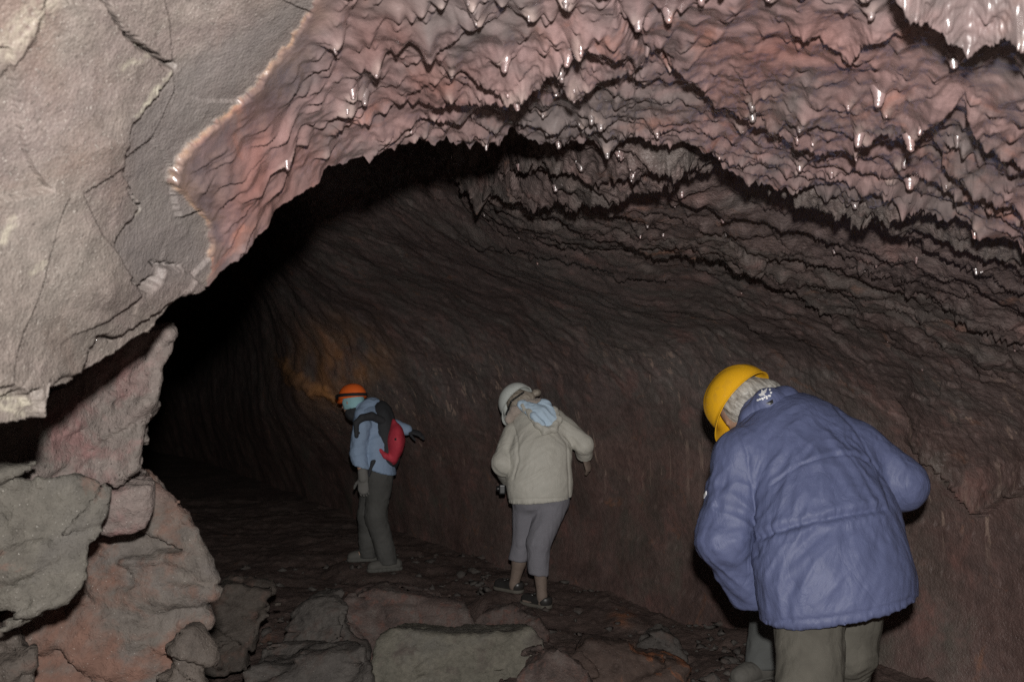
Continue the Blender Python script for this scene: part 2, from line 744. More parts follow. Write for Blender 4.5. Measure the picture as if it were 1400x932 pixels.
far_ctrl = [
    # px, py, distance down the cave
    (1750, 300, 1.25), (1750, 600, 2.35), (1750, 1000, 2.4), (1600, 330, 1.42), (1600, 500, 2.3), (1600, 800, 2.8),
    (1400, 150, 1.12), (1400, 250, 1.42), (1400, 330, 1.75), (1400, 420, 2.3), (1400, 520, 2.95), (1400, 620, 3.3), (1400, 760, 3.4), (1400, 1000, 3.4),
    (1250, 180, 1.42), (1250, 250, 1.68), (1250, 330, 2.15), (1250, 420, 2.85), (1250, 520, 3.55), (1250, 640, 3.8), (1250, 1000, 3.8),
    (1100, 160, 1.50), (1100, 240, 1.86), (1100, 320, 2.45), (1100, 400, 3.3), (1100, 480, 4.05), (1100, 580, 4.3), (1100, 1000, 4.3),
    (950, 150, 1.55), (950, 230, 1.95), (950, 300, 2.5), (950, 370, 3.5), (950, 450, 4.75), (950, 550, 5.1), (950, 1000, 5.1),
    (800, 140, 1.55), (800, 220, 1.98), (800, 290, 2.6), (800, 360, 3.8), (800, 440, 5.5), (800, 540, 6.0), (800, 1000, 6.0),
    (700, 130, 1.9), (700, 200, 2.5), (700, 270, 2.75), (700, 350, 4.2), (700, 430, 6.1), (700, 540, 6.8), (700, 1000, 6.8),
    (650, 215, 3.0), (600, 150, 2.4), (600, 225, 3.3), (600, 290, 4.1), (600, 350, 5.1), (600, 430, 6.8), (600, 540, 7.6), (600, 1000, 7.6),
    (500, 100, 2.2), (500, 200, 3.8), (500, 280, 4.9), (500, 350, 5.8), (500, 430, 7.6), (500, 540, 8.4), (500, 1000, 8.4),
    (410, 100, 2.0), (410, 250, 4.0), (410, 350, 6.8), (410, 430, 8.6), (410, 540, 9.3), (410, 1000, 9.3),
    (360, 250, 5.0), (360, 400, 10.0), (360, 560, 12), (360, 1000, 12),
    (280, 100, 2.6), (280, 300, 9.0), (280, 450, 19), (280, 700, 22), (280, 1000, 22),
    (150, 100, 2.6), (150, 300, 9.0), (150, 600, 28), (150, 1000, 28), (0, 300, 8), (0, 600, 26), (0, 1000, 26),
    (-250, 200, 4), (-250, 600, 12), (-250, 1000, 12),
]
far_depth = rbf(far_ctrl)


def build_far():
    xs = np.concatenate([np.linspace(-250, 180, 60)[:-1], np.linspace(180, 1420, 640), np.linspace(1420, 1740, 60)[1:]])
    ys = np.concatenate([np.linspace(90, 150, 14)[:-1], np.linspace(150, 640, 300), np.linspace(640, 1000, 90)[1:]])
    px, py = np.meshgrid(xs, ys)
    D = far_depth(px, py)
    P = at(px, py, D)
    n0 = grid_normals(P)
    tocam = np.array([0, 0, CAMZ]) - P
    sg = np.sign((n0 * tocam).sum(-1))
    n0 = n0 * sg[..., None]
    n0 = np.stack([blur(n0[..., k], 8) for k in range(3)], -1)
    n0 /= np.linalg.norm(n0, axis=-1)[..., None]
    sh = px.shape
    p = P.reshape(-1, 3)
    X, Y, Z = p.T
    PX, PY = px.ravel(), py.ravel()
    # how much "ceiling" (layered, dripping) against plain wall
    wtop = np.interp(PX, [300, 500, 700, 900, 1100, 1250, 1400], [370, 395, 395, 410, 455, 515, 585])
    ceil_w = 1 - sstep(-150, 30, PY - wtop)
    wx = 0.20 * fbm(p * 1.1 + 3, 3) + 0.055 * fbm(p * 4.2, 3) + 0.02 * fbm(p * 15, 2)
    s = Y - 0.38 * np.sqrt((X - 0.15) ** 2 + 0.05) + (2.0 - Z) * 0.55 + wx
    h1, f1, m1 = ledges(p, s, 1.0, 0.42, 0.3, 0.08)
    h2, f2, m2 = ledges(p, s + 0.03 * fbm(p * 9, 2), 1.0, 0.135, 5.7, 0.12)
    h3, f3, m3 = ledges(p, s + 0.02 * fbm(p * 16 + 8, 2), 1.0, 0.055, 2.2, 0.15)
    near = sstep(7.5, 2.0, Y)
    h = ceil_w * (0.034 * h1 * sstep(4.2, 2.2, Y) + 0.020 * h2 * (0.25 + 0.75 * near) * sstep(5.2, 2.6, Y) + 0.0085 * h3 * (0.12 + 0.88 * near) * sstep(6, 3, Y))
    cu = cusps(X + 0.03 * fbm(p * 6, 2), np.floor((s + 0.03 * fbm(p * 9, 2)) / 0.135 + 5.7), f2, 0.06, 0.012, 40)
    h += ceil_w * 0.006 * cu * f2 ** 1.5 * sstep(5, 3, Y)
    no = noses(s, X + 0.03 * fbm(p * 6, 2), 0.075, 0.06, 0.012, 0.03, 9, 0.010)
    h += ceil_w * 0.020 * no * sstep(5, 3, Y)
    h += 0.05 * fbm(p * 0.9 + 40, 3) * sstep(1.5, 4, Y)
    # flow strata that slant down the wall
    sl = (Z * 0.9 + 0.30 * X - 0.10 * Y) + 0.16 * fbm(p * 1.3 + 9, 3)
    str_ = fbm(np.stack([sl * 11, X * 1.2, Y * 1.2], 1), 4)
    wallw = 1 - ceil_w
    zt = sstep(1.05, 1.9, Z)
    h += (0.1 + 0.9 * zt) * 0.0035 * str_ * (0.35 + 0.65 * wallw) * sstep(1.8, 3.0, Y)
    rough = 0.12 + 0.88 * zt
    h += (0.005 + 0.006 * near) * ridged(p * 3.1 + 5, 4) * rough
    bl = np.stack([X, Y, Z * 1.25 + 0.25 * X], 1) + 0.09 * np.stack([fbm(p * 3 + 5, 2), fbm(p * 3 + 15, 2), fbm(p * 3 + 25, 2)], 1)
    h += rough * sstep(1.9, 2.8, Y) * (0.45 + 0.55 * sstep(5, 2.6, Y)) * (0.22 * facets(bl, 0.34) + 0.34 * facets(bl + 3, 0.15) + 0.36 * facets(bl + 7, 0.07))
    h += (0.0035 + 0.0035 * near) * fbm(p * 11, 4) * rough + 0.003 * fbm(p * 31, 2) * rough
    # low horizontal ledges in the plain lower wall
    zl = Z + 0.05 * fbm(p * 1.3 + 60, 3)
    fr_ = zl / 0.23 - np.floor(zl / 0.23)
    h += (1 - zt) * 0.022 * fr_ ** 2 * np.clip(0.3 + noise(p * 0.9 + 5), 0, 1)
    h += (0.3 + ceil_w) * 0.003 * ridged(p * 30, 3) * sstep(5, 2, Y)
    # drips hanging on the lips, as bumps in the surface
    # plates with free edges (traced at their own place, then built as real thickness)
    jx = PX + 7 * noise(np.stack([PX / 16, PY / 16, PX * 0], 1)) + 4 * noise(np.stack([PX / 6, PY / 6, PX * 0 + 5], 1))
    jy = PY + 7 * noise(np.stack([PX / 15, PY / 15, PX * 0 + 9], 1)) + 5 * noise(np.stack([PX / 6, PY / 6, PX * 0 + 15], 1))
    for pts, th, rp in [
        ([(560, 236), (590, 246), (625, 262), (652, 276), (668, 292), (690, 276), (722, 288), (770, 290), (800, 296), (835, 282), (870, 272), (930, 262), (1000, 290)], 0.10, 40),
        ([(930, 190), (985, 224), (1010, 238), (1060, 252), (1120, 262), (1160, 274), (1200, 288), (1240, 282), (1310, 300)], 0.075, 34),
        ([(670, 226), (700, 232), (740, 216), (800, 234), (850, 224), (905, 207), (960, 214), (1000, 230)], 0.055, 24),
        ([(980, 368), (1020, 372), (1050, 384), (1090, 398), (1140, 440), (1150, 462), (1165, 480)], 0.045, 30),
        ([(1230, 620), (1262, 642), (1300, 672), (1330, 706), (1352, 726), (1376, 706), (1410, 690), (1460, 680)], 0.085, 70),
        ([(1270, 310), (1300, 332), (1345, 346), (1400, 375), (1480, 430)], 0.05, 30),
        ([(1150, 290), (1180, 302), (1230, 314), (1290, 352), (1345, 374), (1440, 420), (1500, 440)], 0.035, 26),
        ([(820, 320), (860, 336), (905, 353), (960, 350), (1010, 366), (1060, 354), (1100, 340)], 0.035, 26),
        ([(1100, 330), (1150, 345), (1200, 372), (1260, 400), (1330, 440), (1400, 470), (1450, 500)], 0.03, 26),
        ([(600, 330), (680, 345), (760, 360), (850, 385), (930, 392)], 0.03, 26),
    ]:
        h += lip(jx, jy, pts, th, rp, Y)
    # rock flake, with orange headlamp glow painted on it (far left of the wall)
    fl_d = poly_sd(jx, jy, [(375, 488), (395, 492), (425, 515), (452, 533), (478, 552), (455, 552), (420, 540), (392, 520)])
    h += 0.05 * (1 - sstep(-12, 4, fl_d))
    h -= 0.032 * ceil_w * sstep(1.2, 1.8, Y)
    n = n0.reshape(-1, 3)
    down = np.array([0, 0, -1.0])
    dirn = n * (1 - 0.55 * ceil_w[:, None]) + down * 0.55 * ceil_w[:, None]
    dirn /= np.linalg.norm(dirn, axis=1)[:, None]
    p2 = p + dirn * h[:, None]
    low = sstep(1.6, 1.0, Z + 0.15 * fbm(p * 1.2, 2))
    runs = sstep(0.7, 1.0, Z) * sstep(2.1, 1.6, Z) * wallw
    tint = (1 - sstep(-6, 4, fl_d)) * 0.55 + 0.6 * sstep(105, 10, np.hypot((PX - 462) * 0.9, (PY - 500) * 1.1)) * np.clip(0.55 + fbm(p * 3, 3), 0, 1)  # painted headlamp glow: the flake and a soft round patch about it
    F = grid_faces(*sh)
    o = mesh_obj('cave_wall', p2, F, M_WALL, attrs={'low': low, 'runs': runs, 'orange_tint': tint})
    tag(o, kind='structure')
    return p2, F, ceil_w, no, f2, Y


far_p, far_f, far_cw, far_f1, far_f2, far_Y = build_far()

# ================================================================== NEAR CEILING AND OVERHANG
LIP = [(-1100, 760), (-320, 640), (-60, 605), (0, 590), (40, 580), (68, 572), (73, 536), (100, 522), (130, 512), (165, 492), (190, 472), (215, 454), (235, 430), (255, 403),
       (270, 396), (285, 391), (300, 370), (325, 345), (350, 320), (372, 290), (400, 262), (430, 238), (445, 222), (480, 212), (520, 196), (560, 186), (600, 184),
       (640, 193), (665, 196), (700, 176), (730, 180), (765, 196), (800, 194), (835, 200), (870, 172), (905, 186), (940, 184), (985, 214), (1020, 238), (1060, 246),
       (1100, 244), (1130, 262), (1165, 272), (1200, 284), (1235, 276), (1262, 262), (1300, 282), (1330, 290), (1370, 318), (1420, 345), (1520, 400), (1760, 460), (2500, 640)]
lipx, lipy = np.array(LIP, float).T
EDGE = [(470, -60), (432, 0), (396, 62), (382, 76), (347, 124), (300, 166), (268, 196), (244, 224), (238, 250), (262, 278), (286, 302), (290, 340), (287, 372), (284, 392)]
near_ctrl = [
    (-1100, -300, .36), (-1100, 200, .40), (-1100, 760, .42), (2500, -300, .42), (2500, 200, .50), (2500, 640, .75), (2100, 550, .95), (2100, 0, .58),
    (-320, -200, .50), (-320, 300, .58), (-320, 640, .60), (0, -200, .58), (0, 0, .66), (0, 300, .76), (0, 590, .80), (70, 560, .86), (130, 512, .96),
    (150, 200, .82), (150, 400, .90), (250, 0, .82), (250, 150, .90), (215, 454, 1.06), (255, 403, 1.10), (285, 390, 1.15), (250, 260, .99),
    (430, 0, .93), (350, 120, .98), (300, 250, 1.06), (350, 320, 1.20), (400, 262, 1.27), (445, 222, 1.33), (430, 130, 1.12), (500, 100, 1.18),
    (560, 186, 1.45), (640, 190, 1.53), (560, 0, .96), (600, 100, 1.18), (700, 0, .97), (700, 90, 1.18), (700, 176, 1.50), (760, 195, 1.58),
    (850, 0, .96), (850, 90, 1.17), (850, 190, 1.52), (1000, 0, .93), (1000, 100, 1.15), (1000, 220, 1.58), (1150, 0, .90), (1150, 120, 1.13), (1150, 265, 1.68),
    (1280, 0, .87), (1280, 130, 1.08), (1280, 270, 1.60), (1400, 0, .83), (1400, 150, 1.02), (1400, 335, 1.55), (1600, 0, .75), (1600, 200, .95), (1700, 440, 1.5),
    (0, -600, .42), (400, -600, .55), (700, -600, .52), (1000, -600, .50), (1400, -600, .47), (1700, -600, .45), (700, -250, .70), (1100, -250, .66),
]
near_depth = rbf(near_ctrl)


def build_near():
    xs = np.concatenate([np.linspace(-1100, -20, 110)[:-1], np.linspace(-20, 1430, 800), np.linspace(1430, 2500, 130)[1:]])
    nc = len(xs)
    vv = np.concatenate([np.linspace(-0.9, -0.04, 40)[:-1], np.linspace(-0.04, 1, 300)])
    ly = np.interp(xs, lipx, lipy)
    z0 = xs * 0
    rough_w = np.interp(xs, [300, 450, 620, 700, 1400], [0.55, 1.0, 1.3, 1.5, 1.5])
    ly = ly + rough_w * (5 * noise(np.stack([xs / 34, z0, z0 + 3], 1)) + 4.5 * noise(np.stack([xs / 11, z0, z0 + 7], 1)) + 2.5 * noise(np.stack([xs / 4.5, z0, z0 + 1], 1)))
    top = -60.0
    px = np.repeat(xs[None], len(vv), 0)
    py = np.where(vv[:, None] >= 0, top + (ly[None] - top) * vv[:, None], top + 600 * vv[:, None])
    # the bare slab keeps its own skewed columns
    D = near_depth(px, py)
    P = at(px, py, D)
    n0 = grid_normals(P)
    sg = np.sign((n0 * (np.array([0, 0, CAMZ]) - P)).sum(-1))
    n0 = n0 * sg[..., None]
    n0 = np.stack([blur(n0[..., k], 10) for k in range(3)], -1)
    n0 /= np.linalg.norm(n0, axis=-1)[..., None]
    sh = px.shape
    p = P.reshape(-1, 3)
    X, Y, Z = p.T
    PX, PY = px.ravel(), py.ravel()
    zz = PX * 0
    jx = PX + 3.5 * noise(np.stack([PX / 14, PY / 14, zz], 1)) + 2.5 * noise(np.stack([PX / 5, PY / 5, zz + 4], 1))
    jy = PY + 3.5 * noise(np.stack([PX / 14, PY / 14, zz + 9], 1)) + 2.5 * noise(np.stack([PX / 5, PY / 5, zz + 12], 1))
    slab_poly = EDGE + [(215, 456), (70, 575), (0, 600), (-1500, 1100), (-1500, -1000), (600, -1000)]
    sd = poly_sd(jx, jy, slab_poly)          # negative on the bare slab
    gl = sstep(-3.0, 3.5, sd)
    sdist = poly_sd(PX, PY, slab_poly)

    # ---- glaze: ledges, ripples, drips
    wx = 0.12 * fbm(p * 1.9 + 3, 3) + 0.045 * fbm(p * 5.5, 3) + 0.010 * fbm(p * 22, 2)
    s = Y - 0.42 * np.sqrt((X - 0.12) ** 2 + 0.03) + 0.5 * (2.0 - Z) + wx
    sj = s + 0.012 * fbm(p * 9 + 2, 2)
    h1, f1, m1 = ledges(p, sj, 1.0, 0.088, 0.7, 0.12)
    h2, f2, m2 = ledges(p, s + 0.02 * fbm(p * 14 + 2, 2), 1.0, 0.047, 4.1, 0.16)
    far_w = sstep(1.0, 1.5, Y)
    calm = 1 - 0.6 * sstep(880, 960, PX) * sstep(1330, 1250, PX) * sstep(240, 160, PY)   # the big smooth plate, upper right
    inner = sstep(2, 60, sd)
    patch = np.clip(0.35 + 1.5 * noise(p * 4.3 + 11), 0, 1.2)
    no = noses(sj, X + 0.015 * fbm(p * 8 + 4, 2) + 0.3 * (2.0 - Z), 0.046, 0.038, 0.0090, 0.024, 3)
    no2 = noses(sj + 0.4, X + 0.015 * fbm(p * 8 + 4, 2) + 0.3 * (2.0 - Z), 0.026, 0.021, 0.0052, 0.012, 33, 0.004)
    hg = calm * inner * ((0.002 + 0.022 * far_w) * h1 * patch + (0.0015 + 0.008 * far_w) * h2)
    L = X + 0.02 * fbm(p * 8 + 4, 2) + 0.3 * (2.0 - Z)
    cu = cusps(L, np.floor(sj / 0.088 + 0.7), f1, 0.044, 0.0095, 3)
    cu2 = cusps(L + 0.31, np.floor(sj / 0.088 + 0.7), f1, 0.021, 0.0042, 77)
    hg += (0.35 + 0.65 * calm) * inner * ((0.004 + 0.012 * far_w) * cu * np.clip(f1, 0, 1) ** 2 + 0.025 * no * (1 - 0.35 * far_w) + 0.010 * no2)
    hg += 0.014 * fbm(p * 2.3 + 20, 3) * sstep(-10, 90, sd)
    flow = fbm(np.stack([s * 12, X * 5, Z * 6], 1), 3)
    hg += 0.0040 * flow * inner + inner * (0.009 * fbm(p * 11 + 70, 2) + 0.0050 * noise(p * 27 + 4) + 0.0024 * noise(p * 55 + 4)) + 0.0022 * fbm(p * 17, 3) * (0.3 + far_w) + 0.0010 * ridged(p * 42, 3) * (0.4 + far_w)
    dn = np.clip(no * inner, 0, 1)
    for pts, th, rp in [
        ([(880, 60), (905, 84), (950, 122), (990, 154), (1030, 174), (1075, 192), (1120, 207), (1165, 204), (1205, 180), (1245, 192), (1280, 174), (1312, 158), (1345, 126)], 0.034, 55),
        ([(1180, -40), (1222, 2), (1250, 16), (1275, 32), (1310, 54), (1340, 66), (1380, 54), (1440, 40), (1500, 40)], 0.065, 40),
        ([(1310, 150), (1335, 176), (1352, 202), (1400, 224), (1480, 262)], 0.035, 30),
        ([(1260, 190), (1282, 212), (1300, 234), (1360, 264), (1420, 302), (1480, 330)], 0.035, 26),
        ([(600, 92), (625, 98), (650, 100), (690, 108), (735, 97), (770, 74), (800, 60), (850, 72), (890, 92)], 0.026, 34),
        ([(540, 152), (610, 144), (660, 130), (700, 122), (745, 98), (770, 120), (790, 130), (830, 112), (900, 110)], 0.030, 26),
        ([(990, 80), (1010, 94), (1040, 142), (1056, 168), (1080, 152), (1120, 152), (1160, 167), (1200, 178), (1270, 150)], 0.012, 26),
        ([(1060, 30), (1085, 42), (1120, 52), (1162, 78), (1185, 52), (1225, 44), (1260, 60)], 0.016, 28),
        ([(430, 175), (480, 160), (520, 150), (560, 120), (600, 96), (650, 74)], 0.010, 26),
        ([(470, 90), (510, 78), (550, 60), (600, 55), (640, 30), (700, 20)], 0.012, 24),
    ]:
        hg += lip(jx, jy, pts, th, rp, Y) * inner
    # diagonal joint from the top edge
    dj = line_d(jx, jy, [(838, -20), (850, 8), (880, 46), (905, 66), (935, 96), (960, 120)])
    hg -= 0.014 * np.exp(-(dj / 3.2) ** 2)
    # ---- bare slab: flat faces with chipped steps and cracks
    hs = -0.003 + 0.010 * fbm(p * 2.0 + 20, 2) + 0.0010 * fbm(p * 9, 3) + 0.0004 * ridged(p * 34, 3)
    hs += 0.30 * facets(np.stack([X + 0.3 * Z, Y, Z], 1) + 0.02 * noise(p * 9)[:, None], 0.16) * 0.5
    hs += 0.0012 * fbm(np.stack([(X + Z) * 30, (X - Z) * 9, Y * 10], 1), 3)
    for poly, th, e in [
        ([(128, -40), (150, 16), (166, 42), (182, 56), (200, 68), (222, 86), (240, 92), (215, 130), (180, 168), (176, 200), (168, 215), (172, 240), (200, 282), (160, 332), (170, 362), (205, 398),
          (222, 388), (226, 366), (252, 366), (300, 420), (600, 300), (500, -60)], -0.009, 2.5),
        ([(68, 580), (72, 540), (112, 518), (124, 502), (140, 466), (162, 468), (180, 455), (260, 400), (240, 470), (150, 560)], -0.012, 2.0),
        ([(-40, 552), (10, 552), (40, 538), (60, 532), (70, 600), (-40, 640)], -0.010, 2.5),
        ([(-60, -60), (70, -60), (40, 50), (10, 90), (-60, 150)], 0.006, 6),
    ]:
        d = poly_sd(jx, jy, poly)
        hs += th * (1 - sstep(-e, e, d)) * (1 - 0.5 * sstep(10, 90, -d))
    for pts, dep, wd in [([(128, -30), (150, 16), (166, 42), (182, 56), (200, 68), (222, 86), (241, 93)], 0.030, 3.0),
                         ([(180, 262), (200, 290), (188, 276)], 0.010, 2.0), ([(184, 384), (204, 398), (222, 384)], 0.018, 2.6), ([(222, 364), (250, 368)], 0.018, 2.4),
                         ([(138, 466), (152, 464), (166, 470), (180, 458)], 0.014, 2.0), ([(120, 512), (128, 490), (139, 466)], 0.006, 1.6), ([(0, 545), (14, 546), (38, 536)], 0.012, 2.4),
                         ([(72, 536), (92, 520), (114, 514)], 0.010, 2.4)]:
        d = line_d(jx, jy, pts)
        hs -= dep * np.exp(-(d / wd) ** 2)
    h = hs * (1 - gl) + hg * gl
    # the glaze crust stands proud of the slab along the broken edge
    h += 0.0022 * gl * np.exp(-np.clip(sd, 0, 1e9) / 26.0)
    n = n0.reshape(-1, 3)
    lip_w = sstep(0.75, 1.0, np.repeat(vv[:, None], nc, 1).ravel())
    down = np.array([0, 0, -1.0])
    k = gl[:, None] * 0.45
    dirn = n * (1 - k) + down * k
    dirn /= np.linalg.norm(dirn, axis=1)[:, None]
    p2 = p + dirn * h[:, None]
    edge = 0.7 * np.exp(-((sd + 0.3) / 1.15) ** 2) * sstep(420, 300, PY) * np.clip(0.55 + 1.3 * noise(np.stack([PX / 22, PY / 22, zz], 1)), 0, 1)
    edge = edge + 0.45 * np.exp(-np.clip(sdist, 0, 1e9) / 22.0) * gl * np.clip(noise(np.stack([PX / 30, PY / 30, zz + 4], 1)) + 0.2, 0, 1)
    pale = np.zeros(len(p))
    for pts, wd, a in [([(184, 160), (205, 130), (230, 102)], 7, 1.0), ([(165, 328), (180, 310), (200, 294)], 6, .7), ([(0, 545), (45, 560)], 22, .75), ([(0, 60), (70, -20)], 30, .45),
                       ([(0, 330), (14, 300)], 10, .6), ([(42, 372), (62, 358)], 6, .5), ([(160, 90), (205, 72)], 6, .45)]:
        d = line_d(jx, jy, pts)
        pale = np.maximum(pale, a * sstep(wd, wd * 0.35, d) * np.clip(0.6 + noise(np.stack([PX / 9, PY / 9, zz + 2], 1)), 0, 1))
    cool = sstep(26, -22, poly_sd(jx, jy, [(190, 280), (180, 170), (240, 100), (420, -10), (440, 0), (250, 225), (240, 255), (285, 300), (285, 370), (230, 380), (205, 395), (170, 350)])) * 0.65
    tipn = sstep(0.5, 0.9, dn) * 0.45
    # ---- rim: turns up and back behind the lip so the overhang has thickness
    P2 = p2.reshape(sh + (3,))
    last = P2[-1]
    rims = []
    for back, up in ((0.006, 0.003), (0.014, 0.012), (0.03, 0.04), (0.06, 0.10), (0.12, 0.22), (0.3, 0.45), (0.7, 0.75)):
        q = last.copy()
        rr = q[:, :2] / np.linalg.norm(q[:, :2], axis=1)[:, None]
        left = sstep(420, 200, xs)[:, None]
        q[:, :2] += rr * back
        q[:, 0] -= (left[:, 0]) * up * 0.7
        q[:, 2] += up * (1 - 0.55 * left[:, 0])
        q += 0.015 * (back > 0.02) * np.stack([noise(q * 14 + 3 * k_) for k_ in range(3)], 1)
        rims.append(q)
    P3 = np.concatenate([P2, np.stack(rims)], 0)
    nr = P3.shape[0]
    add = len(rims)

    def ext(a, z=False):
        a = a.reshape(sh)
        tail = np.repeat(a[-1:], add, 0)
        return np.concatenate([a, tail * (0 if z else 1)], 0).ravel()
    bl_ = np.maximum(sstep(150, 20, np.hypot(PX - 560, (PY - 60) * 1.3)) * 0.9, sstep(190, 20, np.hypot(PX - 1070, (PY - 80) * 1.6)))
    bl_ = np.maximum(bl_, sstep(120, 10, np.hypot(PX - 360, (PY - 230) * 0.9))) * np.clip(0.5 + 1.2 * fbm(p * 7 + 9, 3), 0, 1)
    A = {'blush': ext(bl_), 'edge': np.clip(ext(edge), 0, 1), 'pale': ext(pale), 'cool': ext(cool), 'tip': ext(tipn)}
    F = grid_faces(nr, nc)
    v = P3.reshape(-1, 3)
    nor = tri_normals(v, F)
    tc = np.array([0, 0, CAMZ]) - v
    if ((nor * tc).sum(1)).mean() < 0:
        F = F[:, ::-1].copy()
        nor = -nor
    slabv = ext(sd) < 0
    fs = slabv[F].sum(1) >= 3
    out = []
    for name, fm, mt in (('cave_ceiling', ~fs, M_GLAZE), ('rock_overhang', fs, M_SLAB)):
        ff = F[fm]
        used = np.unique(ff)
        mp = np.full(len(v), -1)
        mp[used] = np.arange(len(used))
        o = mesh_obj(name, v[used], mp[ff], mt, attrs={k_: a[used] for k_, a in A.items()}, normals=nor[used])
        tag(o, kind='structure')
        out.append(o)
    return p2, dirn, gl, sd, f1, dn, PX, PY, Y, out


near_p, near_d, near_gl, near_sd, near_f1, near_f2, near_px, near_py, near_Y, near_objs = build_near()

# ---- lava drips: one joined relief of small hanging teeth on the ceiling glaze


def drip_mesh(pts, axes, rad, length, mat, name):
    ns = 9
    prof = [(1.7, 0.55), (1.55, 0.25), (1.3, 0.0), (1.12, -0.22), (1.0, -0.45), (0.92, -0.65), (0.80, -0.80), (0.62, -0.91), (0.36, -0.98), (0.0, -1.0)]
    V, Fq = [], []
    nv = 0
    ang = np.arange(ns) / ns * 2 * np.pi
    for q, ax, r, L in zip(pts, axes, rad, length):
        ax = ax / np.linalg.norm(ax)
        u = np.cross(ax, [0.3, 0.9, 0.2])
        u /= np.linalg.norm(u)
        w_ = np.cross(ax, u)
        ell = RNG.uniform(0.75, 1.3)
        wob = RNG.normal(size=(len(prof), 2)) * r * 0.10
        ring = []
        for k, (a, b) in enumerate(prof):
            c = q + ax * (-b * L)
            rr = max(a * r, 1e-5)
            ring.append(c + (np.cos(ang)[:, None] * u * rr * ell + np.sin(ang)[:, None] * w_ * rr / ell) + u * wob[k, 0] + w_ * wob[k, 1])
        V.append(np.concatenate(ring))
        for k in range(len(prof) - 1):
            i = nv + k * ns + np.arange(ns)
            j = nv + k * ns + (np.arange(ns) + 1) % ns
            Fq.append(np.stack([i, j, j + ns, i + ns], 1))
        nv += len(prof) * ns
    o = mesh_obj(name, np.concatenate(V), np.concatenate(Fq), mat)
    return o


def place_drips():
    # near glaze
    w1 = np.clip(near_f2 - 0.72, 0, 1) * (near_gl > 0.9) * (near_sd > 6) * (near_py > -50) * (near_px > 200) * (near_px < 1430)
    idx = RNG.choice(len(w1), min(5200, (w1 > 0).sum()), replace=False, p=w1 / w1.sum())
    keep, cells = [], {}
    for i in idx:
        c = near_p[i]
        md = 0.022 * RNG.uniform(0.7, 2.6)
        key = tuple(np.floor(c / 0.03).astype(int))
        ok = True
        for a in (-1, 0, 1):
            for b in (-1, 0, 1):
                for d in (-1, 0, 1):
                    for j in cells.get((key[0] + a, key[1] + b, key[2] + d), ()):
                        if ((near_p[j] - c) ** 2).sum() < md * md:
                            ok = False
        if ok:
            cells.setdefault(key, []).append(i)
            keep.append(i)
        if len(keep) > 80:
            break
    keep = np.array(keep)
    big = RNG.random(len(keep)) < 0.22
    rad = np.where(big, RNG.uniform(0.0042, 0.0065, len(keep)), RNG.uniform(0.0020, 0.0040, len(keep)))
    Ls = rad * np.where(big, RNG.uniform(2.2, 3.6, len(keep)), RNG.uniform(1.6, 3.2, len(keep)))
    ax = np.array([0, 0, -1.0]) * 0.85 + near_d[keep] * 0.25 + RNG.normal(size=(len(keep), 3)) * 0.07
    o = drip_mesh(near_p[keep] + np.array([0, 0, 0.003]), ax, rad, Ls, M_GLAZE, 'ceiling_drips')
    tag(o, kind='stuff')
    # farther ledges
    w2 = np.clip(far_f1 - 0.75, 0, 1) * far_cw * (far_Y < 4.6)
    idx = RNG.choice(len(w2), min(110, (w2 > 0).sum()), replace=False, p=w2 / w2.sum())
    rad = RNG.uniform(0.002, 0.0045, len(idx))
    ax = np.array([0, 0, -1.0]) + RNG.normal(size=(len(idx), 3)) * 0.06
    o = drip_mesh(far_p[idx] + np.array([0, 0, 0.003]), ax, rad, rad * RNG.uniform(1.6, 3.0, len(idx)), M_GLAZE, 'ceiling_drips')
    tag(o, kind='stuff')


place_drips()

# ---- the cave behind the photographer closes the space (rough shell)
def build_back():
    th = np.linspace(0, np.pi, 40)
    ph = np.linspace(0, np.pi, 40)
    T, Ph = np.meshgrid(th, ph)
    v = np.stack([2.6 * np.cos(Ph) * np.sin(T) * 1.05 + 0.1, 0.55 - 4.0 * np.sin(Ph) * np.sin(T), 0.9 + 1.45 * np.cos(T)], -1).reshape(-1, 3)
    v += 0.12 * np.stack([fbm(v * 0.9 + 7 * k, 3) for k in range(3)], 1)
    o = mesh_obj('cave_wall', v, grid_faces(40, 40), M_WALL, attrs={'low': v[:, 0] * 0 + 0.3, 'runs': v[:, 0] * 0, 'orange_tint': v[:, 0] * 0})
    tag(o, kind='structure')


build_back()


# ================================================================== FLOOR
PADS = []
for _q, _Y in (((700, 811), 5.62), ((738, 831), 5.45), ((525, 779), 6.7), ((496, 767), 6.93), ((1036, 929), 3.5), ((1110, 925), 3.75)):
    _w = at(_q[0], _q[1], _Y)
    PADS.append((_w[0], _w[1], _w[2] - 0.012, 0.17))
PADS += [(0.865, 2.30, 0.10, 0.2), (1.10, 2.62, 0.12, 0.2)]


def floor_h(X, Y):
    p = np.stack([X, Y, X * 0], -1).reshape(-1, 3)
    b = np.interp(Y, [-3, 2, 3.2, 4.2, 5.2, 7, 30], [0.12, 0.12, 0.14, 0.10, 0.03, 0.0, -0.3])
    b = b + 0.12 * sstep(0.5, 1.6, X) * sstep(6, 3, Y)
    r = 0.055 * fbm(p * 0.9 + 31, 4).reshape(X.shape) + 0.02 * fbm(p * 3.7 + 3, 4).reshape(X.shape)
    z = b + r
    for (x, y, zz, rad) in PADS:
        k = sstep(rad * 2.2, rad, np.hypot(X - x, Y - y))
        z = z * (1 - k) + zz * k
    return z


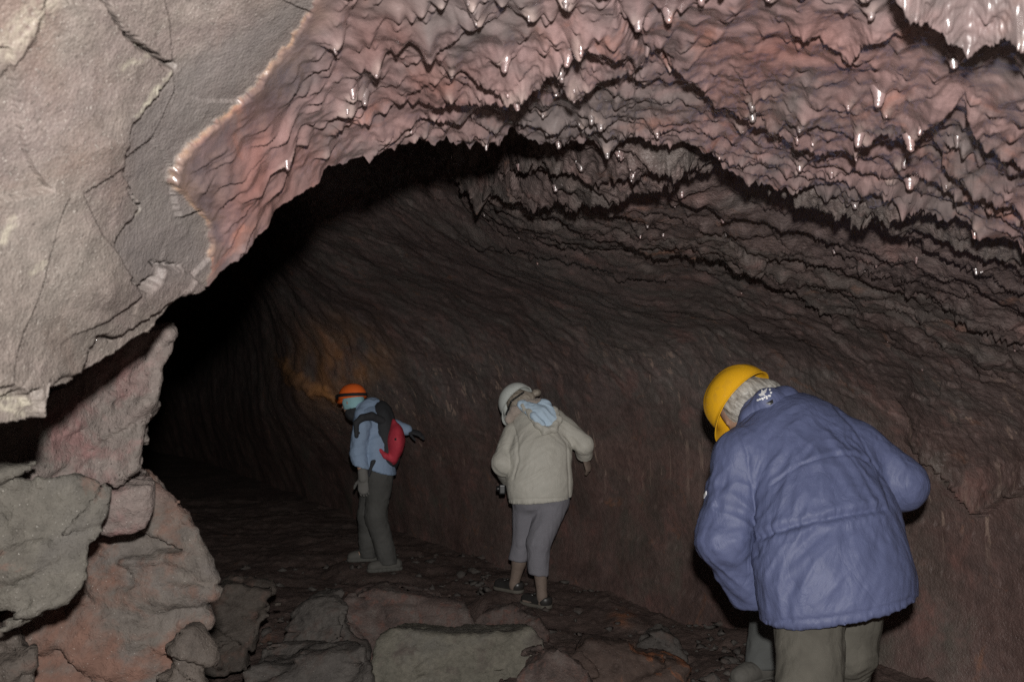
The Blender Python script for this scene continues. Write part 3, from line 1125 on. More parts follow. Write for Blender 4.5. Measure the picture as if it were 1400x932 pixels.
def build_floor():
    ys = np.concatenate([np.linspace(-4, 1.6, 30)[:-1], 1.6 * (12 / 1.6) ** np.linspace(0, 1, 420), np.linspace(12, 34, 30)[1:]])
    us = np.concatenate([np.linspace(-2.6, -0.42, 50)[:-1], np.linspace(-0.42, 0.68, 520), np.linspace(0.68, 2.6, 40)[1:]])
    U, Y = np.meshgrid(us, ys)
    X = U * np.maximum(Y, 1.5)
    Z = floor_h(X, Y)
    p = np.stack([X, Y, Z], -1).reshape(-1, 3)
    p[:, 2] += 0.004 * ridged(p * 7.0, 3) + 0.005 * fbm(p * 20, 3)
    c = np.clip(noise(p * 16 + 3) - 0.25, 0, 1) * 0.035 + np.clip(noise(p * 31 + 3) - 0.3, 0, 1) * 0.02
    p[:, 2] += c
    # a stony bank of rubble left of the middle
    PX, PY = project(p)
    tint = 0.8 * sstep(26, 6, np.hypot(PX - 850, (PY - 845) * 1.3)) * np.clip(0.3 + noise(p * 9), 0, 1)  # one small orange spot in the floor colour
    o = mesh_obj('ground', p, grid_faces(*X.shape), M_FLOOR, attrs={'orange_tint': tint})
    tag(o, kind='structure')


build_floor()


# ================================================================== ROCKS
def rock(name, poly, Yf, depth, mat, label=None, cat='rock', group=None, tilt=(0.0, 0.0), h=0.012, rnd=0.03, amp=1.0, crack=0.3, seed=0, strata=0.0,
         attrs_fn=None, kind=None, facet=0.8, bed=0.25, grow=0.0, lim=0.06):
    """a solid rock: outline at distance Yf, its own thickness, tilted front, rounded and weathered"""
    pw = at(np.array([q[0] for q in poly]), np.array([q[1] for q in poly]), Yf)
    P2 = pw[:, [0, 2]]
    ext = abs((P2[:, 0].max() if P2[:, 0].mean() < 0 else P2[:, 0].min()) / Yf * 1.06 * depth)
    lo = np.array([P2[:, 0].min() - 0.08 - ext * (P2[:, 0].mean() < 0), Yf - 0.25, P2[:, 1].min() - 0.08])
    hi = np.array([P2[:, 0].max() + 0.08 + ext * (P2[:, 0].mean() >= 0), Yf + depth + 0.25, P2[:, 1].max() + 0.08])
    V = Vol(lo, hi, h)
    sl = tuple(slice(0, x) for x in V.n)
    p = V.coords(sl)
    c = P2.mean(0)
    kx, kz = (P2[:, 0].min() if c[0] < 0 else c[0]) / Yf, 0.0
    lean = np.clip(p[..., 1] - Yf, 0, None)
    kx = (P2[:, 0].max() if c[0] < 0 else P2[:, 0].min()) / Yf * 1.06
    d2 = poly_sd(p[..., 0] - lean * kx, p[..., 2] - 0 * lean, P2) - grow
    yf = Yf + tilt[0] * (p[..., 0] - c[0]) + tilt[1] * (p[..., 2] - c[1])
    dy = np.maximum(yf - p[..., 1], p[..., 1] - (Yf + depth))
    taper = np.clip((p[..., 1] - Yf) / depth, 0, 1) * 0.22 * min(depth, 0.5)
    a = d2 + taper + rnd
    b = dy + rnd
    d = np.minimum(np.maximum(a, b), 0) + np.sqrt(np.maximum(a, 0) ** 2 + np.maximum(b, 0) ** 2) - rnd
    q = p.reshape(-1, 3)
    msk = np.abs(d.ravel()) < 0.07
    dd = np.zeros(len(q))
    qq = q[msk] + seed * 3.3
    dsp = 0.012 * fbm(qq * 3.2, 3) + 0.005 * fbm(qq * 11, 3)
    dsp += crack * 0.03 * np.clip(ridged(qq * 2.6 + 4, 2) - 1.15, 0, 1) * 2.0
    if strata:
        sl_ = (qq[:, 2] * 0.8 - qq[:, 0] * 0.6) + 0.05 * fbm(qq * 4, 2)
        f_ = sl_ / strata - np.floor(sl_ / strata)
        dsp += 0.016 * f_ * np.clip(noise(qq * 3) + 0.5, 0, 1)
    wq = qq + 0.02 * np.stack([noise(qq * 6), noise(qq * 6 + 9), noise(qq * 6 + 19)], 1)
    bd = np.stack([wq[:, 0] * 0.85 + wq[:, 2] * bed, wq[:, 1] * 0.8, (wq[:, 2] - wq[:, 0] * bed) * 2.1], 1)
    dd[msk] = dsp * amp + facet * (0.75 * facets(bd, 0.24) + 0.55 * facets(bd + 5.1, 0.10) + 0.45 * facets(bd + 2.2, 0.045))
    V.v = d + np.clip(dd, -0.028, lim).reshape(d.shape)
    v, f = V.mesh()
    n = tri_normals(v, f)
    v = v + n * (0.004 * ridged((v + seed) * 21, 3) + 0.0025 * fbm((v + seed) * 60, 2))[:, None] * min(1.2, h / 0.010)
    base = (float(c[0]), float(Yf + depth / 2), float(max(P2[:, 1].min(), 0.0)))
    o = mesh_obj(name, v, f, mat, base=base, attrs=attrs_fn(v) if attrs_fn else None)
    tag(o, label, cat, group, kind)
    return o


GP = 'rocks stacked at the left of the passage'
M_R1 = boulder_mat('greyish_rock', [(0.115, 0.09, 0.083), (0.15, 0.122, 0.112), (0.12, 0.106, 0.095)], (0.16, 0.095, 0.09), 3.1)
M_R2 = boulder_mat('mossy_grey_rock', [(0.082, 0.073, 0.063), (0.098, 0.09, 0.077), (0.09, 0.083, 0.076)], (0.14, 0.085, 0.068), 8.4, amt=(0.58, 0.68))
M_R4 = boulder_mat('pink_patched_rock', [(0.088, 0.078, 0.074), (0.095, 0.082, 0.072), (0.108, 0.07, 0.06)], (0.122, 0.070, 0.054), 14.2, amt=(0.50, 0.62), scale=2.4)
M_R5 = boulder_mat('dull_rock', [(0.055, 0.046, 0.040), (0.075, 0.062, 0.053)], (0.085, 0.055, 0.045), 22.0)
M_F1 = boulder_mat('pale_floor_slab', [(0.10, 0.094, 0.077), (0.13, 0.12, 0.098), (0.115, 0.108, 0.094)], (0.095, 0.08, 0.07), 31.0)
M_F2 = boulder_mat('red_rubble', [(0.06, 0.046, 0.042), (0.09, 0.065, 0.058), (0.11, 0.09, 0.082)], (0.12, 0.066, 0.055), 37.0, scale=7)
M_F3 = boulder_mat('grey_floor_rock', [(0.06, 0.053, 0.049), (0.085, 0.076, 0.069)], (0.075, 0.055, 0.048), 43.0)


def vein(t, v, c):
    n = noise_tex(t, v, 4.6, 4, 0.6, 1.0)
    c = mix(t, grey(t, n, 0.58, 0.67, 0, 0.75), c, (0.27, 0.10, 0.045))
    return c


M_F4 = boulder_mat('orange_veined_rock', [(0.06, 0.042, 0.036), (0.085, 0.058, 0.048)], (0.07, 0.048, 0.04), 51.0, overlay=vein)

rock('boulder', [(227, 452), (224, 476), (214, 500), (211, 535), (206, 560), (196, 582), (198, 600), (192, 640), (160, 662), (100, 650), (40, 662), (-90, 650), (-90, 520), (20, 545), (90, 530), (140, 500), (200, 462)],
     1.42, 0.5, M_R1, 'jagged layered rock wedged upright under the overhang at the top of the left stack', 'boulder', GP, tilt=(-0.15, 0.15), strata=0.075, h=0.0065, rnd=0.004, amp=0.35, facet=0.42, bed=0.9, grow=0.007, lim=0.018, seed=1)
rock('boulder', [(-90, 640), (40, 655), (100, 638), (152, 652), (152, 700), (150, 730), (125, 752), (118, 792), (82, 820), (40, 832), (-90, 800)],
     1.27, 0.45, M_R2, 'broad grey green block at the left edge, above the black gap in the stack', 'boulder', GP, tilt=(0.45, 0.16), h=0.0065, rnd=0.005, amp=0.4, facet=0.45, bed=0.45, grow=0.008, lim=0.02, seed=2)
rock('boulder', [(158, 612), (190, 590), (198, 612), (196, 645), (190, 692), (184, 706), (153, 712)],
     1.46, 0.25, M_R1, 'small reddish block squeezed between the upright layered rock and the big pink slab', 'boulder', GP, tilt=(0.1, 0.1), h=0.007, rnd=0.02, amp=0.6, seed=3)
rock('boulder', [(188, 640), (215, 664), (238, 690), (258, 709), (265, 740), (280, 778), (294, 812), (285, 835), (291, 852), (268, 870), (248, 905), (250, 1480), (20, 1480), (30, 850), (90, 780), (130, 700)],
     1.62, 0.5, M_R4, 'large pink and grey patched boulder with rounded right edge, largest of the left stack', 'boulder', GP, tilt=(0.25, 0.18), h=0.008, rnd=0.006, amp=0.7, facet=0.7, bed=-0.3, grow=0.006, lim=0.03, seed=4)
rock('boulder', [(-70, 845), (44, 850), (47, 1250), (-70, 1250)],
     1.36, 0.3, M_R5, 'narrow dull grey upright rock in the bottom left corner', 'boulder', GP, tilt=(0.1, 0.1), h=0.008, rnd=0.005, amp=0.5, facet=0.7, lim=0.03, seed=5)
rock('boulder', [(238, 905), (262, 872), (272, 884), (285, 906), (274, 926), (262, 1150), (200, 1150)],
     1.55, 0.3, M_R5, 'small brown rock leaning on the lower right edge of the pink and grey boulder', 'boulder', GP, tilt=(0.5, 0.3), h=0.0065, rnd=0.004, amp=0.7, facet=1.0, bed=-0.5, lim=0.03, grow=0.004, seed=6)
# bedrock behind that stack
o = rock('rock_pillar', [(-420, 380), (150, 470), (205, 480), (170, 600), (235, 740), (262, 860), (255, 1500), (-420, 1500)], 2.05, 0.9, M_R1, h=0.03, rnd=0.08, amp=1.3, seed=7, kind='structure')

GF = 'loose rocks on the passage floor'
rock('rock', [(507, 870), (530, 862), (600, 866), (660, 868), (728, 861), (748, 885), (742, 908), (700, 940), (690, 1060), (515, 1060), (508, 920)], 3.55, 0.55, M_F1,
     'pale grey green flat slab with a straight top edge, the largest rock on the floor', 'rock', GF, tilt=(0.05, 0.55), h=0.014, rnd=0.012, amp=0.35, crack=0.1, facet=0.35, seed=8)
rock('rock', [(440, 848), (470, 824), (520, 812), (575, 818), (632, 832), (640, 858), (600, 905), (505, 915), (460, 892)], 4.05, 0.7, M_F2,
     'reddish crumbling heap of rock behind the pale flat slab', 'rock', GF, tilt=(0.0, 0.9), h=0.016, rnd=0.008, amp=0.8, facet=1.0, bed=-0.30, lim=0.04, grow=0.006, seed=9)
rock('rock', [(383, 890), (398, 848), (432, 822), (470, 818), (476, 850), (500, 890), (500, 940), (400, 950)], 3.85, 0.6, M_F3,
     'grey wedge shaped rock left of the reddish rock heap', 'rock', GF, tilt=(-0.2, 0.7), h=0.014, rnd=0.008, amp=0.8, facet=1.0, bed=0.30, lim=0.04, grow=0.006, seed=10)
rock('rock', [(280, 830), (296, 802), (340, 802), (378, 808), (384, 824), (352, 845), (340, 900), (280, 900)], 3.9, 0.6, M_R5,
     'dark flat topped rock next to the right edge of the large pink boulder', 'rock', GF, tilt=(0.0, 0.6), h=0.015, rnd=0.008, amp=0.8, facet=1.0, bed=-0.30, lim=0.04, grow=0.006, seed=11)
rock('rock', [(318, 925), (345, 905), (420, 902), (500, 898), (512, 960), (500, 1090), (320, 1090)], 3.2, 0.5, M_F3,
     'low broad grey rock at the lower edge, left of the pale flat slab', 'rock', GF, tilt=(0.0, 0.8), h=0.014, rnd=0.008, amp=0.8, facet=1.0, bed=0.30, lim=0.04, grow=0.006, seed=12)
rock('rock', [(684, 950), (705, 912), (742, 898), (770, 892), (812, 925), (830, 1080), (684, 1080)], 3.35, 0.5, M_F2,
     'dark reddish rock leaning on the right end of the pale flat slab', 'rock', GF, tilt=(0.1, 0.8), h=0.014, rnd=0.008, amp=0.8, facet=1.0, bed=-0.30, lim=0.04, grow=0.006, seed=13)
rock('rock', [(775, 905), (800, 884), (850, 893), (900, 900), (945, 920), (950, 1050), (775, 1050)], 3.7, 0.5, M_F4,
     'low dark rock with orange rust streaks', 'rock', GF, tilt=(0.0, 0.9), h=0.014, rnd=0.008, amp=0.8, facet=1.0, bed=0.30, lim=0.04, grow=0.006, seed=14)
rock('rock', [(868, 890), (885, 872), (905, 866), (928, 878), (936, 900), (920, 930), (870, 930)], 4.2, 0.4, M_F3,
     'small grey brown rock just beyond the rust streaked rock', 'rock', GF, tilt=(0.0, 0.5), h=0.013, rnd=0.008, amp=0.8, facet=1.0, bed=-0.30, lim=0.04, grow=0.006, seed=15)
rock('rock', [(636, 860), (655, 840), (700, 834), (738, 846), (745, 870), (700, 890), (640, 885)], 4.6, 0.5, M_F2,
     'low rounded dark rock in front of the feet of the person in beige', 'rock', GF, tilt=(0.0, 0.8), h=0.014, rnd=0.008, amp=0.8, facet=1.0, bed=0.30, lim=0.04, grow=0.006, seed=16)


def build_rubble():
    """small broken stones lying on the floor, too many to tell apart"""
    V, F = [], []
    nv = 0
    r = np.random.default_rng(21)
    ico = [(-1, 0, 0), (1, 0, 0), (0, -1, 0), (0, 1, 0), (0, 0, -1), (0, 0, 1)]
    tri = [(0, 2, 5), (2, 1, 5), (1, 3, 5), (3, 0, 5), (2, 0, 4), (1, 2, 4), (3, 1, 4), (0, 3, 4)]
    base_v = np.array(ico, float)
    fv = []
    for a, b, c in tri:
        fv.append((a, b, c))
    # one subdivision for chunkier outlines
    mids, nf, vv = {}, [], [tuple(q) for q in base_v]
    for a, b, c in fv:
        m = []
        for x, y in ((a, b), (b, c), (c, a)):
            k = (min(x, y), max(x, y))
            if k not in mids:
                mids[k] = len(vv)
                vv.append(tuple((base_v[x] + base_v[y]) / 2 * 1.25))
            m.append(mids[k])
        nf += [(a, m[0], m[2]), (m[0], b, m[1]), (m[2], m[1], c), (m[0], m[1], m[2])]
    vv, nf = np.array(vv), np.array(nf)
    n = 0
    while n < 900:
        y = 2.6 + 5.0 * r.random() ** 1.3
        x = r.uniform(-0.36, 0.42) * y
        dens = noise(np.array([[x * 1.4, y * 1.4, 3.0]]))[0]
        if r.random() > 0.25 + 1.1 * dens:
            continue
        sz = 0.008 + 0.030 * r.random() ** 3
        q = vv * (1 + 0.35 * r.normal(size=(len(vv), 1))) * sz * np.array([r.uniform(0.7, 1.5), r.uniform(0.7, 1.5), r.uniform(0.35, 0.8)])
        a = r.uniform(0, 6.28)
        q = np.stack([q[:, 0] * math.cos(a) - q[:, 1] * math.sin(a), q[:, 0] * math.sin(a) + q[:, 1] * math.cos(a), q[:, 2]], 1)
        z = floor_h(np.array([x]), np.array([y]))[0]
        V.append(q + (x, y, z + 0.012 + sz * 0.2))
        F.append(nf + nv)
        nv += len(vv)
        n += 1
    o = mesh_obj('rubble', np.concatenate(V), np.concatenate(F), M_F3, smooth_shade=False)
    tag(o, kind='stuff')


build_rubble()


# ================================================================== PEOPLE
def unit(a):
    a = np.asarray(a, float)
    return a / np.linalg.norm(a)


def frame(up, face):
    up = unit(up)
    face = np.asarray(face, float)
    face = unit(face - up * (face @ up))
    return np.cross(face, up), face, up          # right, forward, up


def add_head(V, c, fr):
    r, f, u = fr
    V.ell(c, (0.074, 0.096, 0.112), (r, f, u), 0.01)
    V.ell(c - u * 0.06 + f * 0.025, (0.055, 0.065, 0.06), (r, f, u), 0.03)      # jaw
    V.cap(c - u * 0.005 + f * 0.092, c - u * 0.035 + f * 0.112, 0.009, 0.014, 0.012)   # nose
    for s in (-1, 1):
        V.ell(c + r * s * 0.076 - u * 0.012 - f * 0.005, (0.010, 0.018, 0.030), (r, f, u), 0.008)  # ear
        V.ell(c + r * s * 0.030 + f * 0.088 + u * 0.004, (0.013, 0.008, 0.008), (r, f, u), 0.004)  # eye
    V.cap(c + f * 0.090 - u * 0.064 - r * 0.02, c + f * 0.090 - u * 0.064 + r * 0.02, 0.007, 0.007, 0.006)  # lips


def add_hand(V, wrist, d, back, thumb_side, curl=0.5, sc=1.0, k=0.008):
    """palm, four unequal bent fingers and a thumb leaving the side of the palm; d points along the hand"""
    d = unit(d)
    back = unit(back - d * (np.asarray(back, float) @ d))
    side = np.cross(d, back) * thumb_side
    pc = wrist + d * 0.085 * sc
    V.cap(wrist, pc, 0.036 * sc, 0.042 * sc, 0.012, flat=back, s=0.42)
    for i, (off, L) in enumerate(((0.030, 0.072), (0.010, 0.080), (-0.011, 0.074), (-0.030, 0.058))):
        p = wrist + (d * 0.082 + side * off) * sc
        a = 0.18 + curl * 0.35
        for sgm, fr_ in enumerate((0.46, 0.31, 0.23)):
            q = p + (d * math.cos(a) - back * math.sin(a)) * L * fr_ * sc
            V.cap(p, q, (0.0092 - 0.0008 * sgm) * sc, (0.0086 - 0.0010 * sgm) * sc, 0.003)
            p = q
            a += curl * 0.75
    p = wrist + (d * 0.025 + side * 0.026) * sc
    a = d * 0.55 + side * 0.75 - back * 0.3
    for sgm, L in enumerate((0.036, 0.030, 0.024)):
        q = p + unit(a) * L * sc
        V.cap(p, q, (0.0125 - 0.0012 * sgm) * sc, (0.0112 - 0.0014 * sgm) * sc, 0.005)
        p = q
        a = a + d * 0.35 - back * curl * 0.5


def helmet(parent, c, fr, mat, R=(0.118, 0.142, 0.135), peak=0.055, ridges=True):
    """hard hat shell with a flared rim, longitudinal ridges and a peak"""
    r, f, u = fr
    na, ne = 72, 22
    V = []
    rings = []
    for e in range(ne):                                   # outer crown, top to rim
        t = math.pi / 2 * (1 - e / (ne - 1))
        rings.append((math.cos(t) ** 0.85, math.sin(t), 0.0))
    rings += [(1.0, -0.05, 0), (1.008, -0.085, 1), (1.022, -0.098, 1), (1.010, -0.112, 1), (0.965, -0.09, 0), (0.94, 0.0, 0), (0.80, 0.55, 0), (0.45, 0.86, 0), (0.02, 0.93, 0)]
    for k, (a, b, flare) in enumerate(rings):
        for j in range(na):
            th = 2 * math.pi * j / na
            x, y = math.sin(th), math.cos(th)             # y forward
            px = a * R[0] * x
            py = a * R[1] * y
            z = b * R[2]
            if k < ne and ridges:
                for off, wd, hh in ((0.0, 0.013, 0.011), (0.040, 0.008, 0.007), (-0.040, 0.008, 0.007)):
                    z += hh * math.exp(-((px - off) / wd) ** 2) * (1 if b > 0.25 else b * 4)
            if flare:
                fr_ = max(0.0, (y - 0.25) / 0.75)
                py += peak * fr_ ** 0.8
                z -= 0.022 * fr_ ** 1.2
            V.append(c + r * px + f * py + u * z)
    F = grid_faces_wrap(len(rings), na)
    v = np.array(V)
    n = tri_normals(v, F)
    if ((v - c) * n).sum() < 0:
        F = F[:, ::-1].copy()
    return mesh_obj('helmet', v, F, mat, parent)


def grid_faces_wrap(nr, nc):
    i = np.arange(nr - 1)[:, None] * nc
    a = i + np.arange(nc)[None]
    b = i + (np.arange(nc)[None] + 1) % nc
    return np.stack([a, b, b + nc, a + nc], -1).reshape(-1, 4)


def vmesh(name, V, mat, parent=None, base=None, sm=1, disp=None):
    v, f = V.mesh()
    if sm:
        v = smooth(v, f, sm, 0.5)
    if disp is not None:
        n = tri_normals(v, f)
        v = v + n * disp(v, n)[:, None]
    return mesh_obj(name, v, f, mat, parent, base=base)


def folds(v, along, scale, amp, seed=0, squeeze=0.18, sharp=True):
    """cloth folds that run along a direction"""
    a = unit(along)
    c = v @ a
    q = (v - np.outer(c, a) * (1 - squeeze)) * scale + seed
    q = q + 0.35 * np.stack([noise(q * 0.5 + 3), noise(q * 0.5 + 13), noise(q * 0.5 + 23)], 1)
    n = noise(q) + 0.4 * noise(q * 2.1 + 7)
    if sharp:
        n = np.where(n > 0, n, n * 0.5) - 0.10
        n = 1 - np.abs(n * 2.2)
        n = np.clip(n, -0.6, 1)
    return amp * n


def near_w(v, c, r):
    return np.exp(-(((v - np.asarray(c)) ** 2).sum(1)) / (r * r))


def bounds(pts, m):
    p = np.array(pts)
    return p.min(0) - m, p.max(0) + m


def decal(name, polys, bvh, mat, parent, th=0.0016):
    """thin sewn or printed mark laid on a surface: outline points found on the cloth, with its own small thickness"""
    verts, faces = [], []
    o = Vector((0, 0, CAMZ))
    for poly in polys:
        m = len(poly)
        c = np.mean(np.array(poly, float), 0)
        fr, bk = [], []
        for q in [tuple(c)] + list(poly):
            w_ = at(q[0], q[1], 3.0)
            d = (Vector(w_) - o).normalized()
            hit = bvh.ray_cast(o, d)
            if hit[0] is None:
                break
            nrm = hit[1] if hit[1].dot(d) < 0 else -hit[1]
            fr.append(hit[0] + nrm * th * 1.6)
            bk.append(hit[0] - nrm * th)
        else:
            b = len(verts)
            verts += [tuple(x) for x in fr + bk]
            k = m + 1
            for i in range(m):
                j = (i + 1) % m
                faces.append((b, b + 1 + i, b + 1 + j))
                faces.append((b + 1 + i, b + k + 1 + i, b + k + 1 + j, b + 1 + j))
    if not verts:
        return None
    return mesh_obj(name, np.array(verts), faces, mat, parent, smooth_shade=False)


def bvh_of(o):
    off = world_loc(o)
    me = o.data
    return BVHTree.FromPolygons([v.co + off for v in me.vertices], [tuple(p.vertices) for p in me.polygons])


def boot(parent, heel, toe, shaft_top, mat, solem, h=0.007, r=0.046, name='boot'):
    heel, toe = np.asarray(heel, float), np.asarray(toe, float)
    d = unit((toe - heel) * (1, 1, 0))
    zf = min(heel[2], toe[2])
    pts = [heel, toe, shaft_top]
    V = Vol(*bounds(pts, 0.12), h)
    V.cap(heel + (0, 0, 0.045), toe - d * 0.05 + (0, 0, 0.036), r * 0.95, r * 0.9, 0.02)
    V.cap(toe - d * 0.09 + (0, 0, 0.05), toe - d * 0.045 + (0, 0, 0.035), r * 0.95, r * 0.8, 0.02, flat=(0, 0, 1), s=0.8)
    V.cap(heel + d * 0.04 + (0, 0, 0.05), shaft_top, r * 0.92, r * 0.85, 0.03)
    V.half((0, 0, zf + 0.014), (0, 0, -1))
    b = vmesh(name, V, mat, parent, sm=1, disp=lambda v, n: 0.002 * noise(v * 55))
    W = Vol(*bounds([heel, toe], 0.12), h)
    W.cap(heel + (0, 0, 0.02), toe - d * 0.05 + (0, 0, 0.02), r * 1.08, r * 1.1, 0.0)
    W.half((0, 0, zf + 0.026), (0, 0, 1))
    W.half((0, 0, zf - 0.004), (0, 0, -1))
    vmesh('sole', W, solem, b, sm=0, disp=lambda v, n: 0.003 * np.sin(v @ d * 180) * (np.abs(n[:, 2]) < 0.6))
    return b


SKIN2 = plain_mat('dim_stockinged_skin', (0.19, 0.145, 0.12), 0.7, 0.3, 0.2, 160)
SKIN = plain_mat('skin', (0.42, 0.27, 0.20), 0.55, 0.4, 0.2, 160)
def shell_mat(name, col):
    m, t, b = new_mat(name)
    v = pos_scaled(t, (1, 1, 1))
    n = noise_tex(t, v, 26, 5, 0.7, 0.4)
    sc = noise_tex(t, pos_scaled(t, (60, 14, 60)), 1.0, 4, 0.7, 1.0)
    c = mix(t, grey(t, n, 0.52, 0.72, 0, 0.45), col, tuple(x * 0.62 + 0.02 for x in col))
    c = mix(t, grey(t, sc, 0.63, 0.70, 0, 0.35), c, tuple(min(1, x * 0.8 + 0.16) for x in col))
    t.links.new(c, b.inputs['Base Color'])
    t.links.new(grey(t, n, 0.3, 0.7, 0.3, 0.55), b.inputs['Roughness'])
    bump(t, b, [(sc, 0.0008, 0.4)])
    return m


M_YEL = shell_mat('yellow_plastic', (0.80, 0.42, 0.015))
M_WHT = shell_mat('white_plastic', (0.70, 0.73, 0.70))
M_ORG = shell_mat('orange_plastic', (0.85, 0.15, 0.025))
M_BLK = plain_mat('black_webbing', (0.022, 0.022, 0.024), 0.7, 0.3, 0.4, 300)
M_BLKP = plain_mat('black_plastic', (0.016, 0.016, 0.017), 0.35, 0.5, 0.1, 120)
M_BLUE = cloth_mat('navy_nylon', (0.100, 0.118, 0.222), 0.55, 1100, folds=0.15, var=0.06, spec=0.4, crease=(9, 9, 4.5))
M_BEIGE = cloth_mat('beige_nylon', (0.52, 0.50, 0.445), 0.6, 0, folds=0.08, crease=(8, 8, 5), var=0.05, spec=0.35)
M_SKYB = cloth_mat('steel_blue_shell', (0.25, 0.335, 0.47), 0.7, 800, folds=0.3, var=0.08)
M_LINING = cloth_mat('pale_blue_lining', (0.52, 0.66, 0.80), 0.7, 700, folds=0.4, var=0.05)
M_OLIVE = cloth_mat('olive_grey_trousers', (0.100, 0.094, 0.080), 0.9, 700, folds=0.2, var=0.22, spec=0.15, crease=(7, 7, 5))
M_GREYT = cloth_mat('slate_grey_trousers', (0.205, 0.20, 0.225), 0.9, 0, folds=0.2, var=0.08, spec=0.15, crease=(7, 7, 4))
M_DARKT = cloth_mat('dark_grey_trousers', (0.082, 0.081, 0.077), 0.9, 0, folds=0.2, var=0.15, spec=0.15, crease=(7, 7, 5))
M_BGT = cloth_mat('blue_grey_trousers', (0.09, 0.094, 0.092), 0.9, 700, folds=0.25, var=0.1, spec=0.15)
M_RED = cloth_mat('red_pack_cloth', (0.50, 0.045, 0.07), 0.7, 700, folds=0.2, var=0.08)
M_BLKC = cloth_mat('black_pack_cloth', (0.035, 0.036, 0.04), 0.8, 700, folds=0.2, var=0.1)
M_GLOVE = cloth_mat('grey_wool_glove', (0.17, 0.165, 0.155), 0.95, 400, folds=0.2, var=0.12)
M_CYAN = cloth_mat('pale_teal_band', (0.30, 0.52, 0.56), 0.9, 600, folds=0.2, var=0.08)
M_FUR = cloth_mat('pinkish_fleece', (0.38, 0.32, 0.28), 0.95, 300, folds=0.4, var=0.2, sheen=0.3)
M_BOOT = plain_mat('scuffed_boot_leather', (0.10, 0.096, 0.087), 0.75, 0.3, 0.5, 90)
M_SOLE = plain_mat('boot_rubber', (0.10, 0.098, 0.09), 0.85, 0.2, 0.5, 120)
M_SHOE = plain_mat('black_shoe_leather', (0.03, 0.028, 0.027), 0.38, 0.5, 0.2, 90)
M_SSOLE = plain_mat('shoe_edge', (0.11, 0.10, 0.085), 0.7, 0.3, 0.2, 90)
M_LOGO = plain_mat('white_print', (0.80, 0.80, 0.80), 0.6, 0.3, 0.1, 200)


def hair_mat(name, a, b_):
    m, t, b = new_mat(name)
    v = pos_scaled(t, (1, 1, 1))
    c = mix(t, attr(t, 'strand'), a, b_)
    t.links.new(c, b.inputs['Base Color'])
    b.inputs['Roughness'].default_value = 0.45
    bump(t, b, [(attr(t, 'strand'), 0.004, 0.6), (noise_tex(t, v, 60, 3, 0.6), 0.004, 0.3)])
    return m


def hair_mesh(V, mat, parent, fr, along, seed=0):
    """hair combed along a direction: strands in the surface and in its colour"""
    v, f = V.mesh()
    v = smooth(v, f, 1)
    n = tri_normals(v, f)
    al = unit(along)
    q = v - np.outer(v @ al, al) * 0.90
    q = q + 0.006 * np.stack([noise(v * 30 + k * 5 + seed) for k in range(3)], 1)
    st = fbm(q * 130, 3)
    lock = noise(q * 42 + 3)
    v = v + n * (0.0035 * lock + 0.0012 * st)[:, None]
    return mesh_obj('hair', v, f, mat, parent, attrs={'strand': np.clip(0.5 + 0.55 * st + 0.45 * lock, 0, 1)})


M_HAIR = hair_mat('silver_grey_hair', (0.20, 0.185, 0.165), (0.52, 0.50, 0.46))
M_HAIR2 = hair_mat('brown_grey_hair', (0.24, 0.205, 0.165), (0.42, 0.37, 0.31))


